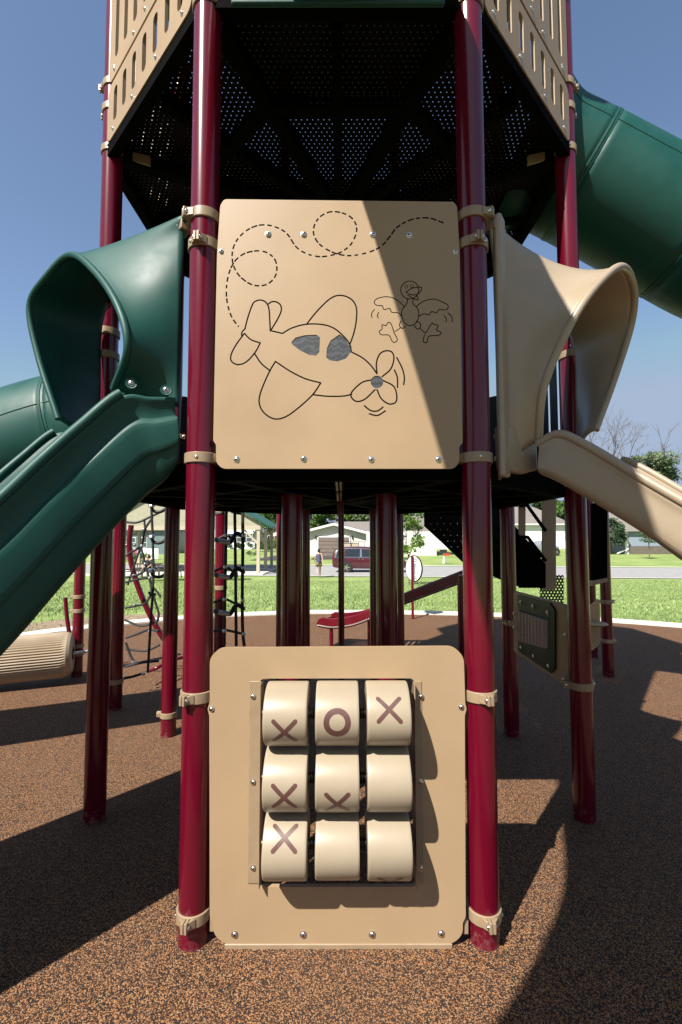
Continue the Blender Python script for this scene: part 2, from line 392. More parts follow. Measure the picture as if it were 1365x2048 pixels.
# ================================================================== TOWER
S, D, X0 = 1.227, 2.105, -.011
CY = D+1.2071*S
OCT = [V((X0+a*S, D+b*S, 0)) for a, b in ((-.5, 0), (.5, 0), (1.2071, .7071), (1.2071, 1.7071), (.5, 2.4142), (-.5, 2.4142), (-1.2071, 1.7071), (-1.2071, .7071))]
PR = .0635
tower = thing('play_tower', (X0, CY, 0), 'tall eight sided playground tower with maroon posts and two black perforated decks', 'play tower')
def clampmb(mb, c, z, ears, h=.046, r=PR, lug=None):
    c = V((c.x, c.y, z)); n = 40; R = r+.0085
    prof = [(r+.0005, -h/2), (R-.002, -h/2), (R, -h/2+.003), (R, h/2-.003), (R-.002, h/2), (r+.0005, h/2)]
    mb.lathe(prof, c, (0, 0, 1), n)
    for e in ears:                               # split ear pair with a bolt
        a = radians(e); d = V((cos(a), sin(a), 0)); t_ = V((-d.y, d.x, 0)); rot = a
        for sgn in (-1, 1):
            # flared web + ear
            q = c+d*(R+.013)+t_*sgn*.0075
            mb.box(q, (.034, .0125, h*.92), rot)
            mb.prism([c+d*(R-.004)+t_*sgn*.0145-V((0, 0, h*.4)), c+d*(R+.017)+t_*sgn*.0145-V((0, 0, h*.4)), c+d*(R-.0065)+t_*sgn*.036-V((0, 0, h*.4))], (0, 0, h*.8))
            mb.lathe([(.0095, 0), (.0095, .004), (.006, .0075), (0, .008)], c+d*(R+.016)+t_*sgn*.0140, t_*sgn, 12, mi=1)
    if lug is not None:                          # small round bolt on the ring face
        a = radians(lug); d = V((cos(a), sin(a), 0)); mb.lathe([(.0075, 0), (.0075, .003), (.004, .0055), (0, .006)], c+d*R, d, 12, mi=1)
def clamp(parent, c, z, ears, **k):
    mb = MB(); clampmb(mb, c, z, ears, **k); return mb.build('clamp', [CLAMP, STEEL], parent, bev=.0018, seg=1)
def post(parent, c, z1, z0=-.03, r=PR, m_=MAROON, name='post'):
    mb = MB(); mb.tube([(c.x, c.y, z0), (c.x, c.y, z1)], r, 48)
    return mb.build(name, m_, parent, origin=(c.x, c.y, 0))
posts = [post(tower, p, 7.0) for p in OCT]
for i, (e1, e2) in enumerate(((-100, 200), (-80, -20))):
    p = OCT[i]; sg = -1 if i == 0 else 1
    clamp(posts[i], p, 3.15, [(15 if i == 0 else 165), (215 if i == 0 else 325)])
    clamp(posts[i], p, 3.015, [(-95 if i == 0 else -85)], lug=(230 if i == 0 else 310))
    clamp(posts[i], p, 2.04, [(0 if i == 0 else 180), (140 if i == 0 else 40)], lug=-90)
    clamp(posts[i], p, 1.012, [(-112 if i == 0 else -80)])
    clamp(posts[i], p, .115, [(-97 if i == 0 else -86)], lug=(200 if i == 0 else 340))
    clamp(posts[i], p, 4.19, [(8 if i == 0 else 172)], h=.05)
for i, sg in ((7, -1), (2, 1)):
    p = OCT[i]; base = 180 if sg < 0 else 0
    clamp(posts[i], p, 4.21, [(-40 if sg < 0 else 220)], lug=-90)
    clamp(posts[i], p, 4.49, [base+sg*20]); clamp(posts[i], p, 4.66, [base])
    clamp(posts[i], p, 3.0, [base]); clamp(posts[i], p, 2.85, [base+30]); clamp(posts[i], p, 2.03, [base])
clamp(posts[2], OCT[2], .79, [20, 170])
clamp(posts[3], OCT[3], .96, [200]); clamp(posts[6], OCT[6], .18, [180])
clamp(posts[3], OCT[3], 2.6, [180]); clamp(posts[3], OCT[3], 2.4, [180]); clamp(posts[6], OCT[6], 2.6, [0])
# bracket arms that carry the upper deck on the side posts
for i, sg in ((7, -1), (2, 1)):
    def f(mb, p=OCT[i], sg=sg):
        d = (V((X0, CY, 0))-p).normalized(); a = V((p.x, p.y, 4.2))
        t_ = V((-d.y, d.x, 0))
        mb.prism([a+d*.06-t_*.03+V((0, 0, -.03)), a+d*.22-t_*.05+V((0, 0, -.04)), a+d*.26+V((0, 0, -.04)), a+d*.22+t_*.05+V((0, 0, -.04)), a+d*.06+t_*.03+V((0, 0, -.03))], (0, 0, .07))
    part('deck_bracket', f, CLAMP, tower, bev=.006)
# inner posts below the lower deck
for sx in (-1, 1):
    post(tower, V((X0+sx*.285, D+.76, 0)), 1.95, name='inner_post'); post(tower, V((X0+sx*.335, D+2.25, 0)), 1.95, name='inner_post')
post(tower, V((X0+.012, D+1.2, 0)), 1.95, r=.021, name='centre_pole')
def deck(z, name, rim=1.012):
    c = V((X0, CY, z)); R = (OCT[0]-V((X0, CY, 0))).length
    ring = [V((p.x, p.y, z)) for p in OCT]; ins = [c+(p-c)*(rim+.014) for p in ring]
    mb = MB(); mb.add(ins, [tuple(range(8))]); o = mb.build(name, PERF, tower)
    def f(mb):
        for k in range(16):
            a = 2*pi*k/16+pi/8; rr = R*.96 if k % 2 == 0 else R*.96*cos(pi/8)
            e = c+V((cos(a+0), sin(a), 0))*rr
            mid = (c+e)/2; mb.box(mid+V((0, 0, -.052)), ((e-c).length, .05 if k % 2 else .075, .09), a)
        for q in (.66, rim):
            for k in range(8):
                a, b = c+(ring[k]-c)*q, c+(ring[(k+1) % 8]-c)*q
                d = b-a; mb.box((a+b)/2+V((0, 0, -.056)), (d.length+.02, .06, .11 if q > .9 else .08), atan2(d.y, d.x))
    part('deck_frame', f, DARKST, o)
    return o
deck(4.25, 'upper_deck'); ld = deck(2.06, 'lower_deck', .95)
# pale strips standing in for the bright gap between the lower deck halves
part('deck_seam', lambda mb: [mb.box((X0+.0075*s, D+y, 1.955), (.010, l, .012)) for s in (-1.3, 1.3) for y, l in ((.30, .42), (.95, .5))], CLAMP, ld)
# floor dust board of the lower deck rim seen edge-on, and an unseen, assumed roof added to darken the deck from above
def f(mb):
    c = V((X0, CY, 0)); a = [c+(p-c)*1.25+V((0, 0, 6.9)) for p in OCT]; b = c+V((0, 0, 8.3))
    mb.add(a+[b], [(i, (i+1) % 8, 8) for i in range(8)]+[tuple(range(8))])
part('roof', f, GREEN, tower)
# slotted barriers
def barrier(i, j, z0, z1, slots, sw, s0, s1, name='slotted_barrier', m_=TANP, off=.055, inset=.06, th=.019, bolts=True, r=.05):
    a, b = OCT[i], OCT[j]; d = (b-a); Lg = d.length; d.normalize(); n = V((d.y, -d.x, 0))
    mid = (a+b)/2
    if n.dot(mid-V((X0, CY, 0))) < 0: n = -n
    W2 = Lg/2-inset
    hol = [slot((-W2+.05)+(2*W2-.1)*(k+.5)/slots, z0+s0, z0+s1, sw) for k in range(slots)]
    mb = sheet(rrect(-W2, W2, z0, z1, r), holes=hol, th=th)
    Mx = facing(mid+n*(off), n); xform(mb, Mx)
    o = mb.build(name, [m_, GROOVE, GRAYW], tower)
    if bolts:
        for q in (-.46, -.16, .16, .46): bolt(o, Mx@V((q, 0, z0+.045)), n)
        if z1-z0 > .5:
            for q in (-.46, 0., .46): bolt(o, Mx@V((q, 0, z0+.06)), n)
    return o
for i, j in ((7, 0), (1, 2)):
    barrier(i, j, 4.205, 4.575, 7, .056, .085, .31)
    barrier(i, j, 4.60, 5.75, 7, .056, .11, 1.04)
DBAR = mat('black_sheet', (.02, .022, .026), rough=.5, spec=.2)  # dark barrier sheet, one even near-black colour
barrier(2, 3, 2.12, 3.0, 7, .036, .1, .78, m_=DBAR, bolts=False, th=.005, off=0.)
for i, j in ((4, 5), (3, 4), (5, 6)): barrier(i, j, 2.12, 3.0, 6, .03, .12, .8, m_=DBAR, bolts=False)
for i, j in ((4, 5), (3, 4), (5, 6), (6, 7)): barrier(i, j, 4.3, 5.7, 6, .036, .13, 1.1, bolts=False)
# dark rail seen just above the airplane panel
def f(mb):
    for z in (3.02, 3.16): mb.box((X0, D+.45, z+.18), (.42, .03, .02))
part('grab_rail', lambda mb: [mb.tube([(-.31, D+.5, 3.32), (.28, D+.5, 3.32)], .012, 10), mb.tube([(-.31, D+.5, 3.32), (-.31, D+.5, 2.1)], .012, 10), mb.tube([(.28, D+.5, 3.32), (.28, D+.5, 2.1)], .012, 10)], DARKST, tower)
# maroon cross bars behind the hoods
for i, j in ((0, 7), (1, 2)):
    a, b = OCT[i], OCT[j]; d = (b-a).normalized(); n = V((-1, -1, 0)).normalized() if i == 0 else V((1, -1, 0)).normalized()
    ob = part('cross_bar', lambda mb: mb.tube([a+d*.13+n*.055+V((0, 0, 3.13)), b-d*.1+n*.05+V((0, 0, 3.13))], .022, 16), MAROON2, tower)
    mb = MB(); q = a+d*.105+n*.055+V((0, 0, 3.135)); R3 = Matrix.Rotation(atan2(d.y, d.x), 3, 'Z')
    mb.box(q, (.07, .05, .045), mat3=R3); mb.cyl(q+d*.02, q+d*.075, .028, 16)
    mb.lathe([(.012, 0), (.012, .004), (.006, .009), (0, .009)], q+n*.025, n, 14, mi=1)
    mb.build('bar_end', [CLAMP, STEEL], ob, bev=.006)
# ================================================================== AIRPLANE PANEL
YP = 2.06
def U(x, y): p = PY(x, y, YP); return V((p.x, p.z))
def U5(x, y): return U(420+x/2.625, 380+y/2.625)
def P5(pts, sm=True, step=4):
    q = [U5(*p) for p in pts]
    return catmull(q, step) if sm else q
pan = thing('airplane_panel', (X0, YP, 1.98), 'tan play panel with a routed cartoon airplane and duck, mounted between the two front posts', 'play panel')
ol = [U5(*p) for p in ((75, 48), (1280, 62), (1298, 85), (1312, 320), (1328, 1330), (1310, 1345), (1312, 1425), (1285, 1463), (65, 1463), (33, 1430), (33, 1335), (18, 1318), (38, 340), (55, 80))]
def roundcorners(pl, r):
    out = []; n = len(pl)
    for i, p in enumerate(pl):
        a, b = pl[i-1], pl[(i+1) % n]; da, db = (a-p), (b-p)
        k = min(r, da.length*.45, db.length*.45); pa, pb = p+da.normalized()*k, p+db.normalized()*k
        for q in range(5):
            t = q/4; out.append(pa*(1-t)**2+p*2*t*(1-t)+pb*t*t)
    return out
ol = roundcorners(ol, .02)
trail = [(1228, 173), (1150, 147), (1060, 155), (985, 195), (945, 245), (900, 295), (840, 325), (760, 343), (700, 342), (640, 325), (580, 288), (548, 240), (548, 190), (575, 145), (620, 118), (670, 115), (730, 135), (765, 175), (770, 220), (745, 280), (700, 320), (650, 340), (580, 350), (510, 335), (455, 300), (410, 235), (370, 205), (310, 185), (250, 187), (190, 215), (145, 260), (122, 310), (118, 360), (130, 410), (160, 455), (210, 492), (260, 503), (310, 490), (345, 450), (352, 400), (335, 355), (290, 325), (240, 320), (180, 335), (135, 370), (105, 425), (90, 490), (88, 560), (100, 625), (120, 675), (152, 718)]
gr = stroke(P5(trail, step=8), 0.0072, dash=(.0225, .0115))
A_ = .0066
big = [
 [(185, 728), (200, 670), (225, 600), (245, 582), (270, 578), (295, 590), (310, 620), (315, 680), (318, 740)],
 [(306, 600), (325, 587), (350, 588), (372, 605), (375, 635), (355, 680), (320, 738)],
 [(382, 753), (430, 725), (505, 705), (590, 706), (650, 725), (700, 765), (735, 810), (743, 850)],
 [(508, 705), (560, 640), (620, 580), (665, 555), (710, 557), (750, 580), (770, 620), (770, 680), (757, 750), (735, 812)],
 [(743, 850), (800, 880), (845, 920), (878, 965)], [(182, 753), (215, 785), (265, 803)],
 [(265, 803), (240, 850), (195, 900), (150, 917), (115, 900), (112, 865), (140, 810), (182, 753)],
 [(187, 727), (170, 745), (168, 768)], [(235, 858), (270, 910), (318, 950)], [(345, 900), (420, 950), (500, 990), (583, 1013)],
 [(583, 1013), (540, 1075), (470, 1140), (400, 1190), (340, 1202), (285, 1170), (260, 1120), (268, 1060), (310, 960), (345, 900)],
 [(545, 1075), (620, 1083), (700, 1082), (745, 1073)],
 [(878, 963), (875, 910), (890, 865), (920, 845), (955, 850), (967, 885), (950, 940), (905, 980)],
 [(850, 997), (800, 1010), (750, 1055), (742, 1085), (770, 1110), (815, 1098), (868, 1048)],
 [(878, 1048), (900, 1095), (940, 1123), (975, 1115), (982, 1080), (965, 1030), (910, 1000)],
 [(982, 880), (1010, 935), (1022, 985), (1018, 1022)], [(970, 945), (985, 985), (986, 1037)],
 [(812, 1133), (845, 1158), (880, 1160), (910, 1140)], [(838, 1175), (880, 1184), (922, 1160)]]
for s_ in big: gr += stroke(P5(s_), A_)
gr += stroke(P5([(318, 738), (382, 753)], False), A_)
def circ(cx, cy, r, n=20): return [(cx+r*cos(2*pi*k/n), cy+r*sin(2*pi*k/n)) for k in range(n+1)]
duck = [circ(1050, 525, 47), [(1030, 535), (1065, 515), (1113, 512), (1095, 545), (1060, 550), (1030, 537)], [(1040, 552), (1075, 572), (1095, 575), (1085, 552)],
 [(1038, 570), (1035, 595), (1012, 625), (1008, 660), (1025, 700), (1055, 712), (1085, 695), (1098, 655), (1090, 620), (1065, 595), (1072, 572)],
 [(1022, 612), (980, 575), (930, 560), (880, 570), (863, 590), (880, 607), (905, 607), (915, 628), (945, 622), (955, 642), (990, 645), (1005, 660)],
 [(1085, 612), (1120, 585), (1175, 572), (1225, 590), (1252, 608), (1240, 630), (1205, 627), (1190, 645), (1165, 638), (1150, 655), (1125, 650), (1100, 662)],
 [(1005, 688), (995, 710), (1010, 727), (1027, 715)], [(1085, 688), (1105, 700), (1105, 722), (1088, 730), (1075, 712)], [(1000, 725), (975, 742)], [(1105, 728), (1133, 752)],
 [(968, 745), (950, 700), (935, 697), (925, 712), (905, 708), (905, 730), (890, 742), (900, 760), (940, 762), (955, 790), (970, 800), (985, 785), (965, 745)],
 [(1135, 750), (1165, 700), (1175, 705), (1200, 712), (1190, 735), (1212, 745), (1205, 762), (1150, 768), (1140, 800), (1120, 795), (1128, 760)],
 [(865, 627), (850, 648), (852, 670)], [(887, 642), (880, 660), (885, 672)], [(1250, 645), (1270, 665), (1273, 693)], [(1230, 660), (1242, 675), (1240, 693)]]
for s_ in duck: gr += stroke(P5(s_, step=3), .0042)
for ex, ey in ((1033, 507), (1061, 505)): gr += stroke(P5(circ(ex, ey, 8, 10), False), .0026)
w1 = [U5(*p) for p in ((428, 800), (450, 775), (500, 762), (560, 760), (579, 775), (576, 850), (560, 870), (520, 865), (470, 840), (435, 812))]
w2 = [U5(*p) for p in ((612, 880), (615, 830), (635, 790), (682, 757), (710, 780), (736, 822), (742, 850), (715, 885), (670, 900), (630, 895))]
hb = [U5(*p) for p in circ(878, 1008, 33, 24)[:-1]]
mb = sheet([p[:] for p in ol], grooves=gr, pockets=[[p[:] for p in w1], [p[:] for p in w2], [p[:] for p in hb]])
mb.v = [(x, y+YP, z) for x, y, z in mb.v]
board = mb.build('board', [TANP, GROOVE, GRAYW], pan)
for x, y in ((537, 469), (608, 469), (746, 469), (818, 471), (474, 919), (608, 918), (743, 919), (877, 919), (443, 503), (911, 504)):
    p = PY(x, y, YP); bolt(board, p, r=.0115 if x not in (443, 911) else .009)
part('back_channel', lambda mb: mb.box((X0, YP+.035, 2.035), (.98, .03, .05)), DARKST, pan)
# ================================================================== TIC TAC TOE PANEL
tt = thing('tic_tac_toe_panel', (X0, YP, 0), 'tan floor level play panel with nine turning cylinders marked X and O', 'play panel')
o2 = [U(*p) for p in ((440, 1296), (908, 1293), (928, 1313), (931, 1408), (934, 1418), (930, 1430), (932, 1835), (926, 1845), (926, 1868), (908, 1887), (448, 1888), (428, 1868), (426, 1845), (420, 1835), (419, 1430), (415, 1418), (420, 1405), (420, 1315))]
mb = sheet([p[:] for p in roundcorners(o2, .028)], holes=[rrect(U(520, 1360).x, U(829, 1360).x, U(600, 1774).y, U(600, 1357).y, .02)])
mb.v = [(x, y+YP, z) for x, y, z in mb.v]
fr = mb.build('frame', [TANP, GROOVE, GRAYW], tt)
for x, y in ((470, 1869), (607, 1869), (745, 1869), (883, 1867)): bolt(fr, PY(x, y, YP), r=.012)
for x, y in ((424, 1418), (923, 1414)): bolt(fr, PY(x, y, YP), r=.010)
part('bottom_channel', lambda mb: mb.box(((U(450, 1890)+U(905, 1890))/2).to_3d().xzy+V((0, YP+.012, 0)) if False else ((U(450, 1890).x+U(905, 1890).x)/2, YP+.01, U(677, 1892).y-.001), (U(905, 1890).x-U(450, 1890).x, .03, .022)), CLAMP, tt, bev=.003)
for x, y in ((427, 1845), (931, 1850)): part('side_lug', lambda mb: mb.box(PY(x, y, YP+.03), (.022, .03, .055)), CLAMP, tt, bev=.004)
for xa, xb, wall in ((500, 520, 521), (829, 848, 831)):
    def f(mb):
        a, b = U(xa, 1362), U(xb, 1766)
        mb.box(((a.x+b.x)/2, YP-.002, (a.y+b.y)/2), (b.x-a.x, .004, a.y-b.y))
        xw = PY(wall, 1500, YP-.03).x; mb.box((xw, YP-.035+.04, (a.y+b.y)/2-.002), (.004, .09, a.y-b.y-.004))
    o = part('side_bracket', f, CLAMP, tt, bev=.002)
    for y in (1393, 1564, 1736): bolt(o, PY((xa+xb)/2-3 if xa < 600 else (xa+xb)/2+4, y, YP-.004), r=.0095)
# barrels: axes horizontal, slightly three-lobed
BR = .124; AY = YP-.050
zs = [PY(675, y, AY-.05).z for y in (1435, 1567, 1702)]
xs = [PY(x, 1568, AY-.10).x for x in (570, 675, 779.5)]
BW = .172
def brad(phi, k): return BR*(1+.022*cos(3*(phi-k)))
marks = {(0, 0): ('X', -.24), (0, 1): ('O', .06), (0, 2): ('X', .44), (1, 0): ('X', -.12), (1, 1): ('X', -.37), (2, 0): ('X', .68), (1, 2): (None, 0), (2, 1): (None, 0), (2, 2): ('X', -.98)}
for r_ in range(3):
    for c_ in range(3):
        mk, off = marks[(r_, c_)]; k = -off/2 if mk else random.uniform(-.2, .2)
        cx, cz = xs[c_], zs[r_]
        def pt(x, phi, rad, cx=cx, cz=cz, k=k): return (cx+x, AY-cos(phi)*rad, cz+sin(phi)*rad)
        mb = MB(); rows = []
        for x, sc in ((-BW/2, .3), (-BW/2, .955), (-BW/2+.001, .98), (-BW/2+.004, .994), (-BW/2+.009, 1), (0, 1.002), (BW/2-.009, 1), (BW/2-.004, .994), (BW/2-.001, .98), (BW/2, .955), (BW/2, .3)):
            rows.append([pt(x, 2*pi*j/72, brad(2*pi*j/72, k)*sc) for j in range(72)])
        mb.grid(rows, closed=True)
        ba = mb.build('cylinder', BEIGE, tt, origin=(cx, AY, cz))
        if mk:
            mm = MB()
            def emb(u, v_):                      # flat mark (u right, v up) wrapped on the barrel
                phi = off*1.0+v_/BR; return pt(u, phi, brad(phi, k)*1.004+.0004)
            if mk == 'O':
                n = 48; mm.grid([[emb(rr*cos(2*pi*j/n), rr*sin(2*pi*j/n)) for j in range(n)] for rr in (.031, .036, .042, .048, .053)], closed=True)
            else:
                hw = .0082
                for sg in (1, -1):
                    rows = []
                    for q in range(29):
                        s_ = -.069+q*.138/28
                        e = max(0, abs(s_)-.061); wq = hw*sqrt(max(0, 1-(e/.0082)**2)) if e else hw
                        if q in (0, 28): wq = .0008
                        rows.append([emb((s_*.7071-sg*d*wq*.7071), (s_*sg*.7071+d*wq*.7071)) for d in (-1, -.5, 0, .5, 1)])
                    if sg == 1: mm.grid(rows)
                    else:
                        rows2 = [[V(p)+V((0, -.0005, 0)) for p in R] for R in rows]; mm.grid(rows2)
            mm.build('mark', MARK, ba, fixn=False)
for z in zs:
    part('axle', lambda mb: (mb.tube([(xs[0]-.104, AY, z), (xs[2]+.104, AY, z)], .017, 16), [mb.lathe([(.021, -.004), (.023, 0), (.021, .004)], (x, AY, z), (1, 0, 0), 16) for x in ((xs[0]+xs[1])/2-.005, (xs[0]+xs[1])/2+.005, (xs[1]+xs[2])/2-.005, (xs[1]+xs[2])/2+.005)]), mat('axle_steel', (.12, .11, .095), rough=.35, metal=1), tt)
# ================================================================== HOODED SLIDES
q7 = .70711
def TL(x, y, t): return PN(x, y, (-.62-q7*t+X0, D-q7*t, 0), (q7, q7, 0))
def TR_(x, y, t): return PN(x, y, (.61+q7*t+X0, D-q7*t, 0), (-q7, q7, 0))
def FL(s, z, t=0.): return V((-.6135+X0-q7*s-q7*t, D+q7*s-q7*t, z))
def FR(s, z, t=0.): return V((.6135+X0+q7*s+q7*t, D+q7*s-q7*t, z))
def hood(A, B, parent, m_, nrm, rim=.021, pl=1.5, pt_=1.15, steps=14, inward=None):
    a = catmull(A, 7); b = catmull(B, 7); rows = []
    nrm = V(nrm).normalized()
    for k in range(steps+1):
        u = k/steps; wl = 1-(1-u)**pl; wt = u**pt_
        R = []
        for p, q in zip(a, b):
            d = q-p; dt = nrm*d.dot(nrm); dl = d-dt
            R.append(p+dl*wl+dt*wt)
        rows.append(R)
    mb = MB(); mb.grid(rows)
    o = mb.build('hood', m_, parent, solid=.014)
    r = MB(); r.tube(b, rim, 14); r.build('rim', m_, o)
    return o
gs = thing('hooded_slide', FL(.6, 0, .4), 'dark green hooded slide leaving the left front side of the tower', 'slide')
A = [FL(.105, 2.285, .06), FL(.105, 2.5, .06), FL(.10, 2.8, .06), FL(.085, 3.1, .06), FL(.10, 3.185, .06), FL(.7, 3.2, .06), FL(1.14, 3.05, .06), FL(1.16, 2.6, .06), FL(1.16, 2.2, .06)]
B = [TL(228, 778, .27), TL(255, 700, .28), TL(240, 620, .30), TL(195, 548, .33), TL(143, 510, .37), TL(95, 552, .43), TL(60, 612, .47), TL(77, 712, .43), TL(117, 838, .36)]
hd = hood(A, B, gs, GREEN, (-q7, -q7, 0), pl=1.25, pt_=1.0, rim=.017)
for x, y in ((264, 768), (333, 781)):
    p = TL(x, y, .235 if x < 300 else .125); n = V((.25, -1, .05)).normalized(); bolt(hd, p+n*.010, n, r=.011)
    mb = MB(); mb.lathe([(.026, 0), (.024, .006), (.017, .004)], p+n*.006, n, 20); mb.build('bolt_recess', GREEN, hd)
def chute(name, path_fn, parent, m_):
    pass
def channel(parent, m_, near_top, near_bot, far_top, far_bot, floor_drop, name='chute', rimr=.022, rail0=0):
    """U-shaped chute from four matched rails; near_* are seen from outside"""
    nt_, nb, ft, fb = (catmull(p, 8) for p in (near_top, near_bot, far_top, far_bot))
    rows = []
    for a, b, c, d in zip(nt_, nb, ft, fb):
        # outer skin near side with a rounded, stepped profile, belly, far side
        ax = (c-a); ax = ax.normalized()
        h = (a-b).length
        w_ = []
        w_.append(a)
        w_.append(a.lerp(b, .06)-ax*.012)
        w_.append(a.lerp(b, .12)+ax*.004)
        w_.append(a.lerp(b, .27)+ax*.010)
        w_.append(a.lerp(b, .29)-ax*.006); w_.append(a.lerp(b, .305)-ax*.016)
        w_.append(a.lerp(b, .60)-ax*.018)
        w_.append(a.lerp(b, .615)-ax*.006); w_.append(a.lerp(b, .63)-ax*.001)
        w_.append(a.lerp(b, .84)+ax*.010)
        w_.append(a.lerp(b, .94)+ax*.05)
        w_.append(b+ax*.12)
        w_.append(d-ax*.12)
        w_.append(c.lerp(d, .9)-ax*.04)
        w_.append(c.lerp(d, .5)+ax*.02)
        w_.append(c.lerp(d, .06)+ax*.012)
        w_.append(c)
        # inner skin back
        w_.append(c-ax*.03+(d-c)*.1); w_.append(c.lerp(d, floor_drop)-ax*.07); w_.append(c.lerp(d, floor_drop+.05)-ax*.14)
        w_.append(a.lerp(b, floor_drop+.05)+ax*.14); w_.append(a.lerp(b, floor_drop)+ax*.07); w_.append(a+ax*.03+(b-a)*.1)
        rows.append(w_)
    mb = MB(); mb.grid(rows, closed=True); mb.add(rows[0], [tuple(range(len(rows[0])))]); mb.add(rows[-1], [tuple(range(len(rows[0])))])
    o = mb.build(name, m_, parent)
    md = o.modifiers.new('sub', 'SUBSURF'); md.levels = 1; md.render_levels = 2
    for nm, rl in (('side_rail', nt_), ('side_rail', ft)):
        r = MB(); r.tube(rl[rail0:], rimr, 12); r.build(nm, m_, o)
    return o
# green chute: near rail / near belly / far rail / far belly; continues out of frame towards the ground
def nl(x, y, s):                                # point seen at (x, y) on the vertical plane running outward at face coordinate s
    p0 = FL(s, 0, 0); return PN(x, y, p0, (q7, -q7, 0))
prof_ = [(.09, .085, 2.335, .05, 1.99), (.09, .10, 2.33, .06, 1.97), (.12, .19, 2.32, .09, 1.92), (.16, .295, 2.31, .14, 1.86), (.20, .44, 2.15, .30, 1.665), (.20, .58, 1.985, .46, 1.47), (.20, .70, 1.835, .60, 1.29),
         (.20, .85, 1.67, .76, 1.11), (.20, 1.1, 1.43, 1.02, .86), (.20, 1.6, 1.08, 1.54, .51), (.20, 2.2, .80, 2.17, .30), (.20, 2.9, .68, 2.9, .24)]
nt_ = [FL(a, c, b) for a, b, c, d, e in prof_]; nb_ = [FL(a, e, d) for a, b, c, d, e in prof_]
wv = V((-q7, q7, 0))
ft_ = [p+wv*1.02 for p in nt_]; fb_ = [p+wv*1.02 for p in nb_]
channel(gs, GREEN, nt_, nb_, ft_, fb_, .28, rail0=24)
ts = thing('hooded_slide', FR(.6, 0, .4), 'tan hooded slide leaving the right front side of the tower', 'slide')
A = [FR(.11, 1.95, .055), FR(.11, 2.2, .055), FR(.105, 2.6, .055), FR(.10, 2.95, .055), FR(.11, 3.16, .055), FR(.6, 3.05, .055), FR(1.1, 2.9, .055), FR(1.14, 2.5, .055), FR(1.14, 2.0, .055)]
B = [TR_(1077, 885, .18), TR_(1088, 775, .23), TR_(1138, 655, .33), TR_(1190, 575, .41), TR_(1243, 533, .46), TR_(1268, 575, .45), TR_(1264, 645, .40), TR_(1232, 750, .32), TR_(1192, 860, .25)]
hood(A, B, ts, BEIGE2, (q7, -q7, 0), rim=.018, pl=1.9, pt_=1.25)
def f(mb):
    mb.prism([FR(.075, 1.96, .06), FR(.075, 3.17, .06), FR(.105, 3.2, .06), FR(.15, 3.17, .06), FR(.15, 1.96, .06)], V((q7, -q7, 0))*.035)
part('flange', f, BEIGE2, ts, bev=.014)
def f(mb):
    P_ = [TR_(1008, 850, .09), TR_(1076, 850, .15), TR_(1077, 940, .15), TR_(1050, 948, .12), TR_(1012, 940, .09)]
    mb.prism(P_, V((-q7, q7, 0))*.05)
part('entry_skirt', f, BEIGE2, ts, bev=.012)
def nr(x, y, s): return PN(x, y, FR(s, 0, 0), (q7, q7, 0))
nt_ = [nr(1076, 888, .22), nr(1118, 868, .22), nr(1170, 889, .22), nr(1270, 948, .22), nr(1365, 1003, .22)]
d_ = nt_[-1]-nt_[-2]; nt_ += [nt_[-1]+d_*1.2, nt_[-1]+d_*3.0]
nb_ = [nr(1070, 948, .18), nr(1105, 965, .18), nr(1165, 1000, .20), nr(1275, 1068, .22), nr(1365, 1132, .22)]
d_ = nb_[-1]-nb_[-2]; nb_ += [nb_[-1]+d_*1.2, nb_[-1]+d_*3.0]
wv2 = V((q7, q7, 0)); ft_ = [p+wv2*.95 for p in nt_]; fb_ = [p+wv2*.95 for p in nb_]
def smooth_channel(parent, m_, a_, b_, c_, d_2, fl):
    a_, b_, c_, d_2 = (catmull(p, 8) for p in (a_, b_, c_, d_2)); rows = []
    for a, b, c, d in zip(a_, b_, c_, d_2):
        ax = (c-a).normalized()
        rows.append([a, a.lerp(b, .12)-ax*.010, a.lerp(b, .2)+ax*.0, a.lerp(b, .5)-ax*.004, a.lerp(b, .82)-ax*.002, a.lerp(b, .95)+ax*.03, b+ax*.09, d-ax*.09, c.lerp(d, .9)-ax*.03, c.lerp(d, .5), c.lerp(d, .12)+ax*.01, c,
                     c-ax*.03+(d-c)*.12, c.lerp(d, fl)-ax*.06, c.lerp(d, fl+.05)-ax*.13, a.lerp(b, fl+.05)+ax*.13, a.lerp(b, fl)+ax*.06, a+ax*.03+(b-a)*.12])
    mb = MB(); mb.grid(rows, closed=True); mb.add(rows[0], [tuple(range(18))]); mb.add(rows[-1], [tuple(range(18))])
    o = mb.build('chute', m_, parent); md = o.modifiers.new('sub', 'SUBSURF'); md.levels = 1; md.render_levels = 2
    for rl in (a_, c_): r = MB(); r.tube(rl if rl is a_ else rl[8:], .019, 12); r.build('side_rail', m_, o)
smooth_channel(ts, BEIGE2, nt_, nb_, ft_, fb_, .5)
